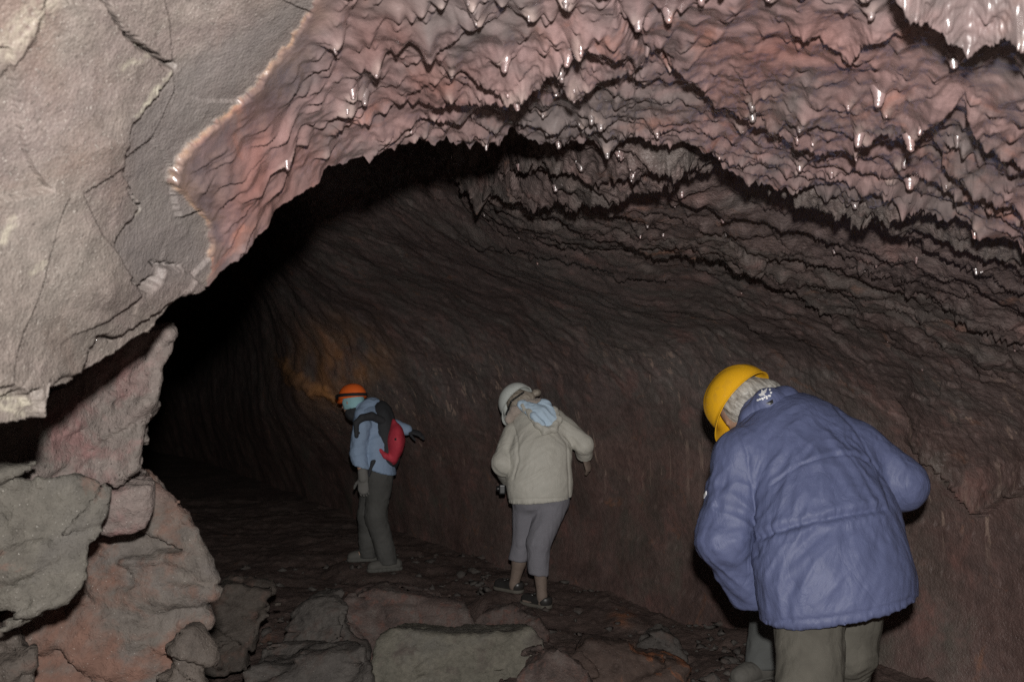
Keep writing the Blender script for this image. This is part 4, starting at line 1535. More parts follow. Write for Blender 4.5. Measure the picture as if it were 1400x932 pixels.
# ------------------------------------------------------------------ the man in the blue jacket
def person_blue():
    f1 = FPX
    hem, hip, waist = at(1145, 848, 2.40), at(1143, 790, 2.42), at(1133, 718, 2.48)
    mid, upp, neck = at(1112, 655, 2.56), at(1088, 605, 2.66), at(1046, 566, 2.76)
    hc = at(1012, 548, 2.84)
    fr = frame((-0.56, 0.60, 0.57), (-0.50, 0.15, -0.85))
    head = hc - fr[2] * 0.035
    shL, elL, wrL = at(1018, 628, 2.62), at(992, 738, 2.56), at(1034, 820, 2.60)
    shR, elR, wrR = at(1166, 618, 2.63), at(1230, 662, 2.58), at(1196, 690, 2.90)
    hipL, knL = at(1106, 830, 2.44), at(1106, 965, 2.30)
    anL = np.array([knL[0] - 0.01, knL[1] + 0.06, 0.19])
    hipR, knR = at(1162, 820, 2.52), at(1160, 888, 2.50)
    anR = np.array([knR[0] + 0.03, knR[1] + 0.16, 0.21])
    base = np.array([0.95, 2.45, 0.11])
    # body
    V = Vol((0.45, 2.1, 0.05), (1.5, 3.2, 1.66), 0.009)
    V.cap(hip + (0, 0.04, 0.06), mid, 0.10, 0.15, 0.05, flat=(0, -1, 0.3), s=0.7)
    V.cap(mid, neck, 0.15, 0.06, 0.05, flat=(0, -1, 0.3), s=0.7)
    V.cap(neck, head, 0.055, 0.055, 0.02)
    add_head(V, head, fr)
    for a, b, c in ((shL, elL, wrL), (shR, elR, wrR)):
        V.cap(a, b, 0.05, 0.042, 0.03)
        V.cap(b, c, 0.042, 0.029, 0.02)
    add_hand(V, wrL + (0.01, 0.02, 0.03), (0.15, 0.95, -0.2), (-0.7, -0.1, 0.5), 1, 0.6)
    add_hand(V, wrR, (-0.5, 0.7, -0.2), (0.3, -0.2, 0.9), -1, 0.6)
    for a, b, c, hd in ((hipL, knL, anL, 1), (hipR, knR, anR, 1)):
        V.cap(a, b, 0.08, 0.055, 0.03)
        V.cap(b, c, 0.055, 0.036, 0.02)
        V.cap(c - (0, 0.03, 0.06), c + (-0.03, 0.13, -0.07), 0.034, 0.028, 0.02)
    body = vmesh('person', V, SKIN, base=base)
    tag(body, 'person bending forward in a navy blue jacket and yellow hard hat, nearest of the walkers', 'person', 'people walking through the cave')
    # hair
    W = Vol(*bounds([head, hc], 0.16), 0.0036)
    W.ell(head - fr[1] * 0.010 - fr[2] * 0.004, (0.088, 0.098, 0.112), fr, 0)
    W.cap(head - fr[1] * 0.085 - fr[2] * 0.03, head - fr[1] * 0.07 - fr[2] * 0.10, 0.045, 0.03, 0.03)
    W.half(head + fr[1] * 0.07, fr[1])
    hair_mesh(W, M_HAIR, body, fr, fr[2] + 0.35 * fr[0])
    hl = helmet(body, hc, fr, M_YEL, R=(0.110, 0.132, 0.115), peak=0.032)
    # jacket
    nb = np.array([0.05, -1.0, 0.42])
    J = Vol((0.45, 2.15, 0.6), (1.50, 3.05, 1.60), 0.006)
    J.cap(hem - (0, 0, 0.10), hip, 0.222, 0.224, 0, flat=nb, s=0.72)
    J.cap(hip, waist, 0.224, 0.206, 0.03, flat=nb, s=0.70)
    J.cap(waist, mid, 0.203, 0.190, 0.04, flat=nb, s=0.66)
    J.cap(mid, upp, 0.190, 0.172, 0.04, flat=nb, s=0.66)
    J.cap(upp, neck, 0.172, 0.088, 0.05, flat=nb, s=0.68)
    J.cap(upp + (0.0, 0, 0.02), shR, 0.12, 0.098, 0.05)
    J.cap(upp, shL, 0.12, 0.098, 0.05)
    J.cap(shL, elL, 0.094, 0.082, 0.022)
    J.cap(elL, wrL, 0.080, 0.066, 0.022)
    J.cap(shR, elR, 0.096, 0.082, 0.028)
    J.cap(elR, wrR, 0.080, 0.060, 0.022)
    J.half(at(1145, 846, 2.30), (0.19, -0.02, -1.0))
    cut = unit(wrL - elL)
    sl = J.region(wrL - 0.12, wrL + 0.14)
    p = J.coords(sl)
    cd = np.where(np.linalg.norm(p - (wrL + cut * 0.06), axis=-1) < 0.12, (p - (wrL + cut * 0.035)) @ cut, -1)
    J.v[sl] = np.maximum(J.v[sl], cd)

    def disp(v, n):
        PX, PY = project(v)
        arm = np.clip(near_w(v, elL, 0.16) + near_w(v, (elL + wrL) / 2, 0.15) + near_w(v, (shL + elL) / 2, 0.10), 0, 1)
        back = 1 - arm
        d = folds(v, (0.75, 0.1, 0.65), 15, 0.0098, 2, 0.08) * near_w(v, at(1062, 775, 2.25), 0.24)       # fan from the left pocket
        d += folds(v, (0.25, 0.2, 1.0), 13, 0.0098, 5, 0.08) * near_w(v, at(1075, 665, 2.35), 0.26)       # long folds down the back
        d += folds(v, (-0.5, 0.2, 1.0), 14, 0.0098, 9, 0.08) * near_w(v, at(1175, 645, 2.42), 0.19)       # right armhole
        d += folds(v, (0.15, 0.1, 1.0), 20, 0.0055, 12, 0.18) * near_w(v, at(1140, 690, 2.3), 0.20) * 0.6
        d += folds(v, (0.8, 0.2, -0.6), 14, 0.0095, 15, 0.10) * arm
        d += folds(v, (1.0, 0.2, 0.2), 17, 0.006, 18, 0.2) * near_w(v, at(1025, 735, 2.46), 0.10)
        d += folds(v, (0.6, 0.1, 0.6), 16, 0.0062, 28, 0.15) * near_w(v, at(1080, 590, 2.5), 0.20)
        d += folds(v, (0.5, 0.4, -0.7), 16, 0.0055, 21, 0.15) * near_w(v, at(1225, 655, 2.5), 0.13)
        d += 0.0045 * fbm(v * 6, 3) + 0.0016 * folds(v, (0.4, 0.2, 0.8), 42, 1.0, 31, 0.25)
        facing = n[:, 1] < 0.25
        # waist drawcord: puckered channel
        wl = np.interp(PX, [1035, 1080, 1130, 1180, 1235], [738, 722, 709, 700, 693])
        q = (PY - wl)
        on = facing * (PX > 1042) * sstep(1225, 1200, PX)
        d -= on * 0.0085 * np.exp(-(q / 4.5) ** 2)
        d += on * 0.0045 * np.exp(-((q + 11) / 7) ** 2) + on * 0.004 * np.exp(-((q - 10) / 7) ** 2)
        puck = noise(np.stack([PX / 3.4, PY / 26, PX * 0], 1))
        d += on * 0.0045 * puck * np.exp(-(q / 16) ** 2)
        # yoke seam, shoulder seams, hem stitching
        yk = np.interp(PX, [1050, 1092, 1136, 1165, 1190, 1215], [668, 638, 624, 624, 634, 660])
        d -= facing * (PX > 1055) * (PX < 1205) * 0.0045 * np.exp(-((PY - yk) / 1.8) ** 2)
        d += facing * (PX > 1055) * (PX < 1205) * 0.0030 * np.exp(-((PY - yk + 5) / 4.0) ** 2)
        for line in ([(1010, 590), (1022, 620), (1026, 660), (1036, 710), (1040, 760)], [(1140, 556), (1170, 590), (1195, 640), (1212, 690)]):
            q = line_d(PX, PY, line)
            d -= facing * 0.0050 * np.exp(-(q / 2.2) ** 2)
        hm = np.interp(PX, [1040, 1120, 1190, 1245], [849, 845, 835, 818])
        d -= facing * (PX > 1046) * 0.0045 * np.exp(-((PY - hm) / 1.6) ** 2)
        d += facing * (PX > 1046) * 0.003 * noise(np.stack([PX / 5, PY / 9, PX * 0], 1)) * sstep(-2, 4, PY - hm)
        # left cuff seam
        cq = (v - (wrL + cut * 0.005)) @ cut
        d -= 0.004 * np.exp(-(cq / 0.004) ** 2) * (np.linalg.norm(v - wrL, axis=1) < 0.12)
        return d
    jk = vmesh('jacket', J, M_BLUE, body, sm=1, disp=disp)
    # turned up collar
    C = Vol(*bounds([neck, hc, at(1092, 545, 2.74)], 0.16), 0.006)
    pts = [at(1006, 600, 2.74), at(1026, 572, 2.69), at(1050, 553, 2.67), at(1074, 548, 2.70), at(1096, 553, 2.77)]
    rr = [0.018, 0.034, 0.050, 0.046, 0.022]
    for i in range(4):
        C.cap(pts[i], pts[i + 1], rr[i], rr[i + 1], 0.02)
    col = vmesh('collar', C, M_BLUE, jk, sm=2, disp=lambda v, n: 0.002 * fbm(v * 14, 3) + folds(v, (0.7, 0, 0.4), 22, 0.002, 4, 0.2))
    bv = bvh_of(col)
    # white emblem: a spread bird in a ring of dots, a line of small marks below
    ex, ey, R_ = 1043.0, 537.0, 11.0
    polys = []
    for k in range(9):
        a = math.radians(150 - k * 30) if k < 9 else 0
        cx, cy = ex + R_ * math.cos(a), ey - R_ * 0.78 * math.sin(a)
        polys.append([(cx + 1.5 * math.cos(b), cy + 1.3 * math.sin(b)) for b in np.arange(6) * math.pi / 3])
    polys.append([(ex - 1.5, ey - 4.5), (ex + 1.0, ey - 1.8), (ex + 6.0, ey - 6.0), (ex + 4.6, ey - 1.2), (ex + 1.6, ey + 1.6), (ex + 4.8, ey + 5.2), (ex + 0.6, ey + 3.6), (ex - 3.6, ey + 4.6),
                  (ex - 5.8, ey + 2.6), (ex - 2.0, ey + 1.2), (ex - 1.8, ey - 1.2)])
    for k in range(6):
        cx, cy = ex - 6.5 + 2.9 * k, ey + 10.0 - 1.15 * k
        polys.append([(cx - 1.1, cy - 1.0), (cx + 1.2, cy - 1.4), (cx + 1.1, cy + 0.9), (cx - 1.2, cy + 1.2)])
    decal('emblem', polys, bv, M_LOGO, jk)
    bj = bvh_of(jk)
    decal('hanging_loop', [[(1047, 551), (1056, 546), (1057, 551), (1053, 553.5)]], bv, M_BLKP, jk, th=0.002)
    decal('sleeve_emblem', [[(960, 676), (964, 671), (965, 673), (962, 678), (961, 684), (959.6, 681)], [(963, 676), (966, 671), (966, 676), (963, 681)]], bj, M_LOGO, jk)
    # trousers
    T = Vol((0.6, 2.05, 0.12), (1.4, 2.95, 1.05), 0.008)
    T.cap(hipL + (0, 0, 0.06), knL, 0.102, 0.082, 0.02)
    T.cap(knL, anL, 0.086, 0.075, 0.03)
    T.cap(hipR + (0, 0, 0.06), knR, 0.100, 0.080, 0.010)
    T.cap(knR + (0, 0.05, -0.03), anR, 0.076, 0.072, 0.004)
    T.cap(hipL + (-0.01, 0.03, 0.09), hipR + (0.02, 0, 0.09), 0.125, 0.125, 0.02)
    T.half((0, 0, 0.98), (0, 0, 1))
    T.half((0, 0, 0.17), (0, 0, -1))
    vmesh('trousers', T, M_OLIVE, body, disp=lambda v, n: folds(v, (1, 0.1, 0.25), 16, 0.009, 3, 0.15) * (0.3 + near_w(v, knR, 0.13)) + folds(v, (0.3, 0.1, 1), 13, 0.006, 9, 0.12) + 0.006 * fbm(v * 8, 3))
    for an in (anL, anR):
        hz = 0.115
        boot(body, (an[0], an[1] - 0.05, hz), (an[0] - 0.06, an[1] + 0.20, hz), (an[0], an[1], 0.27), M_BOOT, M_SOLE)
    return body


person_blue()


# ------------------------------------------------------------------ the person hidden in front of him: only a lower leg shows
def person_hidden():
    base = at(1040, 930, 3.55)
    an = at(1042, 906, 3.52)
    kn = at(1052, 826, 3.62)
    hipL, hipR = at(1085, 775, 3.78), at(1140, 775, 3.80)
    an2, kn2 = at(1112, 902, 3.75), at(1120, 826, 3.72)
    ches, neck = at(1112, 668, 3.92), at(1108, 630, 4.06)
    fr = frame((-0.1, 0.75, 0.6), (0.0, 0.6, -0.8))
    hc = at(1104, 622, 4.18)
    pel = (hipL + hipR) / 2
    shL, shR = at(1072, 655, 3.98), at(1150, 655, 3.98)
    elL, elR = at(1066, 720, 4.0), at(1158, 720, 4.0)
    wL, wR = at(1082, 760, 4.12), at(1142, 760, 4.12)
    V = Vol(*bounds([an, an2, kn, kn2, hipL, hipR, ches, hc, shL, shR, elL, elR, wL, wR], 0.26), 0.012)
    V.cap(pel, ches, 0.15, 0.15, 0.05)
    V.cap(ches, neck, 0.13, 0.06, 0.05)
    V.cap(neck, hc, 0.055, 0.055, 0.03)
    add_head(V, hc - fr[2] * 0.035, fr)
    for a, b, c, d in ((shL, elL, wL, 1), (shR, elR, wR, -1)):
        V.cap(a, b, 0.05, 0.04, 0.03)
        V.cap(b, c, 0.04, 0.03, 0.02)
        add_hand(V, c, (0.1, 0.5, -0.6), (0, -0.6, -0.3), d, 0.5, 1.05)
    for a, b, c in ((hipL, kn, an), (hipR, kn2, an2)):
        V.cap(a, b, 0.07, 0.05, 0.03)
        V.cap(b, c, 0.05, 0.035, 0.02)
    body = vmesh('person', V, SKIN, base=base)
    tag(body, 'person hidden by the walker in navy, only a grey trouser leg and boot showing', 'person', 'people walking through the cave')
    J = Vol(*bounds([hipL, hipR, ches, neck, shL, shR, elL, elR, wL, wR], 0.2), 0.011)
    J.cap(pel, ches, 0.18, 0.18, 0.05, flat=(0, 1, 0.3), s=0.75)
    J.cap(ches, neck, 0.16, 0.09, 0.05)
    for a, b, c in ((shL, elL, wL), (shR, elR, wR)):
        J.cap(a, b, 0.075, 0.06, 0.03)
        J.cap(b, c, 0.06, 0.05, 0.02)
    vmesh('jacket', J, M_BLKC, body, disp=lambda v, n: folds(v, (0.4, 0.2, 0.8), 15, 0.005, 3))
    T = Vol(*bounds([an, an2, kn, kn2, hipL, hipR], 0.15), 0.008)
    for a, b, c in ((hipL, kn, an), (hipR, kn2, an2)):
        T.cap(a, b, 0.10, 0.078, 0.03)
        T.cap(b, c + (0, 0, 0.0), 0.078, 0.070, 0.03)
    T.half((0, 0, an[2] - 0.008), (0, 0, -1))
    vmesh('trousers', T, M_BGT, body, disp=lambda v, n: folds(v, (1, 0.1, 0.3), 14, 0.004, 8, 0.25) + 0.004 * fbm(v * 9, 2))
    helmet(body, hc, fr, M_WHT)
    z1 = at(1036, 930, 3.5)[2]
    boot(body, (an[0] + 0.045, an[1] + 0.02, z1), (an[0] - 0.155, an[1] - 0.10, z1), an + (0.01, 0, 0.02), M_BOOT, M_SOLE)
    z2 = at(1110, 927, 3.75)[2]
    boot(body, (an2[0] + 0.03, an2[1], z2), (an2[0] - 0.10, an2[1] + 0.18, z2), an2 + (0, 0, 0.02), M_BOOT, M_SOLE)


person_hidden()


# ------------------------------------------------------------------ the person in the beige jacket
def person_beige():
    hem, hip = at(738, 684, 5.60), at(738, 660, 5.61)
    mid, upp, neck = at(737, 622, 5.66), at(737, 588, 5.74), at(722, 569, 5.82)
    hc = at(706, 549, 5.90)
    fr = frame((-0.60, 0.55, 0.58), (-0.42, 0.30, -0.85))
    head = hc - fr[2] * 0.035
    shL, elL, wrL = at(703, 592, 5.74), at(688, 633, 5.64), at(694, 652, 5.80)
    shR, elR, wrR = at(771, 587, 5.74), at(798, 608, 5.68), at(799, 623, 5.76)
    hipL, knL, anL = at(721, 686, 5.62), at(716, 738, 5.62), at(703, 798, 5.66)
    hipR, knR, anR = at(757, 686, 5.60), at(736, 742, 5.48), at(741, 814, 5.47)
    zl, zr = at(700, 811, 5.62)[2], at(738, 831, 5.45)[2]
    base = np.array([anR[0], anR[1], zr])
    V = Vol(*bounds([hc, neck, shL, elL, wrL, shR, elR, wrR, anL, anR, np.array([anR[0], 5.4, zr])], 0.24), 0.0075)
    V.cap(hip, mid, 0.14, 0.14, 0.05, flat=(0, 1, 0), s=0.75)
    V.cap(mid, upp, 0.14, 0.13, 0.05, flat=(0, 1, 0), s=0.75)
    V.cap(upp, neck, 0.12, 0.055, 0.05)
    V.cap(neck, head, 0.052, 0.052, 0.02)
    add_head(V, head, fr)
    for a, b, c in ((shL, elL, wrL), (shR, elR, wrR)):
        V.cap(a, b, 0.045, 0.038, 0.03)
        V.cap(b, c, 0.038, 0.027, 0.02)
    add_hand(V, wrL, (0.05, 0.45, -0.55), (-0.8, 0.1, 0.1), 1, 0.9)
    add_hand(V, wrR, (0.25, 0.2, -0.7), (0.7, -0.5, 0.2), -1, 0.35)
    for a, b, c, z, toe in ((hipL, knL, anL, zl, (-0.115, 0.10, 0)), (hipR, knR, anR, zr, (-0.12, 0.08, 0))):
        V.cap(a, b, 0.075, 0.055, 0.03)
        V.cap(b, (b + c) / 2, 0.05, 0.048, 0.02)
        V.cap((b + c) / 2, c, 0.048, 0.033, 0.02)
        V.cap(c, np.array([c[0], c[1], z + 0.035]), 0.033, 0.026, 0.02)
        V.cap(np.array([c[0], c[1], z + 0.035]), np.array([c[0] + toe[0], c[1] + toe[1], z + 0.026]), 0.024, 0.016, 0.015)
    body = vmesh('person', V, SKIN2, base=base)
    tag(body, 'person in a beige jacket and white hard hat, with cropped grey trousers, walking away', 'person', 'people walking through the cave')
    # hair and helmet
    W = Vol(*bounds([head, hc, at(733, 537, 5.88)], 0.17), 0.005)
    W.ell(head - fr[1] * 0.012, (0.088, 0.098, 0.112), fr, 0)
    W.ell(at(733, 537, 5.88), (0.035, 0.05, 0.028), None, 0.03)
    W.ell(at(720, 545, 5.84), (0.06, 0.05, 0.05), None, 0.03)
    W.half(head + fr[1] * 0.045, fr[1])
    hair_mesh(W, M_HAIR2, body, fr, fr[2] - 0.4 * fr[0], 4)
    hl = helmet(body, hc, fr, M_WHT, R=(0.125, 0.145, 0.13), peak=0.045, ridges=False)
    T = Vol(*bounds([hc], 0.25), 0.006)
    a0 = hc - fr[0] * 0.10 - fr[1] * 0.03 + fr[2] * 0.0
    T.cap(at(692, 566, 5.80), at(699, 548, 5.775), 0.008, 0.008, 0)
    T.cap(at(699, 548, 5.775), at(716, 536, 5.80), 0.008, 0.008, 0)
    vmesh('chin_strap', T, M_BLKP, hl)
    # jacket
    nb = np.array([0.0, -1.0, 0.25])
    J = Vol(*bounds([hem, hip, neck, shL, shR, elL, elR, wrL, wrR], 0.3), 0.008)
    J.cap(hem - (0, 0, 0.1), hip, 0.212, 0.222, 0, flat=nb, s=0.7)
    J.cap(hip, mid, 0.222, 0.225, 0.03, flat=nb, s=0.7)
    J.cap(mid, upp, 0.222, 0.20, 0.03, flat=nb, s=0.68)
    J.cap(upp, neck, 0.20, 0.085, 0.05, flat=nb, s=0.7)
    J.cap(shL, elL, 0.082, 0.076, 0.02)
    J.cap(elL, wrL, 0.080, 0.060, 0.02)
    J.cap(upp, shR, 0.11, 0.085, 0.04)
    J.cap(shR, elR, 0.084, 0.068, 0.02)
    J.cap(elR, wrR, 0.068, 0.060, 0.012)
    J.half(at(738, 688, 5.45), (0.08, -0.02, -1.0))
    for wr, el in ((wrR, elR),):
        d_ = unit(wr - el)
        sl = J.region(wr - 0.1, wr + 0.1)
        p = J.coords(sl)
        J.v[sl] = np.maximum(J.v[sl], np.where(np.linalg.norm(p - wr - d_ * 0.03, axis=-1) < 0.09, (p - wr) @ d_, -1))

    def disp(v, n):
        PX, PY = project(v)
        d = folds(v, (0.8, 0.1, 0.5), 13, 0.0085, 2, 0.15) * near_w(v, at(735, 635, 5.45), 0.22)
        d += folds(v, (0.35, 0.1, 0.9), 14, 0.0085, 6, 0.15) * near_w(v, at(712, 600, 5.5), 0.18)
        d += folds(v, (0.75, 0.1, -0.6), 14, 0.0085, 11, 0.15) * near_w(v, at(785, 600, 5.6), 0.18)
        d += folds(v, (0.8, 0.1, -0.4), 14, 0.0085, 15, 0.15) * near_w(v, elL, 0.16)
        d += 0.004 * fbm(v * 7, 3)
        hm = 682.5 - (PX - 697) * 0.02
        d -= (n[:, 1] < 0.2) * 0.005 * np.exp(-((PY - hm) / 1.0) ** 2)
        d += (n[:, 1] < 0.2) * 0.004 * noise(np.stack([PX / 2.4, PY / 6, PX * 0], 1)) * sstep(-1, 2, PY - hm)
        q = line_d(PX, PY, [(764, 592), (774, 605), (777, 640), (779, 684)])
        d -= (n[:, 1] < 0.4) * 0.006 * np.exp(-(q / 1.2) ** 2)
        q = line_d(PX, PY, [(700, 575), (708, 600), (709, 630), (702, 655)])
        d -= (n[:, 1] < 0.4) * 0.008 * np.exp(-(q / 1.5) ** 2)
        return d
    jk = vmesh('jacket', J, M_BEIGE, body, disp=disp)
    # folded back hood with its pale blue lining, fleece collar
    C = Vol(*bounds([neck, at(755, 590, 5.6)], 0.22), 0.007)
    cl = [at(696, 573, 5.74), at(704, 562, 5.72), at(718, 553, 5.72), at(736, 551, 5.76)]
    for i in range(3):
        C.cap(cl[i], cl[i + 1], 0.034, 0.036, 0.015)
    vmesh('collar', C, M_FUR, jk, sm=1, disp=lambda v, n: 0.006 * noise(v * 26) + 0.004 * noise(v * 55))
    H = Vol(*bounds([at(745, 572, 5.6)], 0.26), 0.007)
    rim = [at(716, 556, 5.66), at(727, 567, 5.605), at(735, 580, 5.57), at(745, 589, 5.555), at(757, 586, 5.57), at(763, 574, 5.61), at(757, 560, 5.66)]
    for i in range(6):
        H.cap(rim[i], rim[i + 1], 0.026, 0.028, 0.015)
    hd = vmesh('hood', H, M_BEIGE, jk, disp=lambda v, n: 0.008 * noise(v * 24) + 0.004 * noise(v * 50))
    Lm = Vol(*bounds([at(742, 567, 5.6)], 0.24), 0.006)
    Lm.cap(at(714, 553, 5.67), at(738, 566, 5.605), 0.030, 0.062, 0.02, flat=(0, -1, 0.4), s=0.5)
    Lm.cap(at(738, 566, 5.615), at(750, 575, 5.60), 0.058, 0.050, 0.02, flat=(0, -1, 0.4), s=0.5)
    Lm.cap(at(744, 554, 5.66), at(755, 572, 5.61), 0.045, 0.040, 0.02, flat=(0, -1, 0.4), s=0.5)
    Lm.cap(at(730, 568, 5.58), at(741, 580, 5.565), 0.022, 0.020, 0.008)
    vmesh('hood_lining', Lm, M_LINING, hd, sm=2, disp=lambda v, n: folds(v, (0.6, 0.1, -0.8), 15, 0.010, 2, 0.12))
    # cropped trousers
    T = Vol(*bounds([hipL, hipR, knL, knR, anL, anR], 0.2), 0.0075)
    hmL, hmR = at(707, 764, 5.645), at(736, 780, 5.475)
    T.cap((hipL + hipR) / 2 + (-0.06, 0, 0.04), (hipL + hipR) / 2 + (0.06, 0, 0.04), 0.14, 0.14, 0.04)
    T.cap(hipL, knL, 0.10, 0.075, 0.02)
    T.cap(knL, hmL - (0.01, 0, 0.06), 0.072, 0.064, 0.015)
    T.cap(hipR, knR, 0.105, 0.080, 0.02)
    T.cap(knR, hmR - (0, 0, 0.06), 0.074, 0.066, 0.015)
    p = T.coords(tuple(slice(0, x) for x in T.n))
    xm = (hmL[0] + hmR[0]) / 2
    zc = np.where(p[..., 1] + 0.5 * (p[..., 0] - xm) * 0 > (hmL[1] + hmR[1]) / 2, hmL[2], hmR[2]) + 0.12 * (p[..., 0] - xm) * -1.0
    T.v = np.maximum(T.v, zc - 0.012 - p[..., 2])
    vmesh('trousers', T, M_GREYT, body, disp=lambda v, n: folds(v, (0.2, 0.1, 1), 12, 0.005, 3, 0.2) + folds(v, (1, 0.1, 0.4), 14, 0.004, 9, 0.25) * near_w(v, knR, 0.16))
    # slip-on shoes
    for an, z, hx, tx, Yt in ((anL, zl, 712, 683, 5.68), (anR, zr, 752, 719, 5.52)):
        hl_ = np.array([an[0] + 0.045, an[1] - 0.01, z])
        to = np.array([an[0] - 0.135, an[1] + 0.13, z])
        d = unit(to - hl_)
        Sx = Vol(*bounds([hl_, to], 0.12), 0.006)
        Sx.cap(hl_ + d * 0.035 + (0, 0, 0.040), to - d * 0.045 + (0, 0, 0.030), 0.046, 0.044, 0.02, flat=(0, 0, 1), s=0.95)
        Sx.cap(hl_ + d * 0.025 + (0, 0, 0.05), hl_ + d * 0.07 + (0, 0, 0.06), 0.044, 0.044, 0.02)
        Sx.half((0, 0, z + 0.010), (0, 0, -1))
        Sx.half((0, 0, z + 0.072), (0, 0, 1))
        sh = vmesh('shoe', Sx, M_SHOE, body)
        So = Vol(*bounds([hl_, to], 0.12), 0.006)
        So.cap(hl_ + d * 0.03 + (0, 0, 0.01), to - d * 0.045 + (0, 0, 0.01), 0.050, 0.050, 0)
        So.half((0, 0, z + 0.020), (0, 0, 1))
        So.half((0, 0, z - 0.004), (0, 0, -1))
        vmesh('sole', So, M_SSOLE, sh, sm=0)
        B = Vol(*bounds([to - d * 0.1 + (0, 0, 0.07)], 0.06), 0.005)
        c_ = to - d * 0.10 + (0, 0, 0.070)
        side = np.cross(d, (0, 0, 1.0))
        B.ell(c_ + side * 0.016, (0.016, 0.012, 0.008), None, 0.004)
        B.ell(c_ - side * 0.016, (0.016, 0.012, 0.008), None, 0.004)
        vmesh('bow', B, M_SHOE, sh, sm=0)
    # compact camera held low in the left hand
    c = wrL + unit(np.array([0.05, 0.45, -0.55])) * 0.10 + np.array([-0.045, -0.02, -0.01])
    K = Vol(*bounds([c], 0.12), 0.005)
    p = K.coords(tuple(slice(0, x) for x in K.n)) - c
    q = np.abs(p) - np.array([0.018, 0.048, 0.030])
    K.v = np.linalg.norm(np.maximum(q, 0), axis=-1) + np.minimum(q.max(-1), 0) - 0.006
    ck = vmesh('camera', K, M_BLKP, base=c, sm=0)
    tag(ck, 'small black camera held low by the person in the beige jacket', 'camera')
    Kl = Vol(*bounds([c], 0.12), 0.005)
    Kl.cap(c + (-0.02, 0.0, 0), c + (-0.05, 0.0, 0), 0.022, 0.020, 0)
    Kl.half(c + (-0.045, 0, 0), (-1, 0, 0))
    vmesh('lens', Kl, M_BLKP, ck, sm=0)
    Kb = Vol(*bounds([c], 0.12), 0.005)
    Kb.cap(c + (0, 0.03, 0.034), c + (0, 0.03, 0.042), 0.008, 0.008, 0)
    vmesh('shutter_button', Kb, M_BLKP, ck, sm=0)


person_beige()


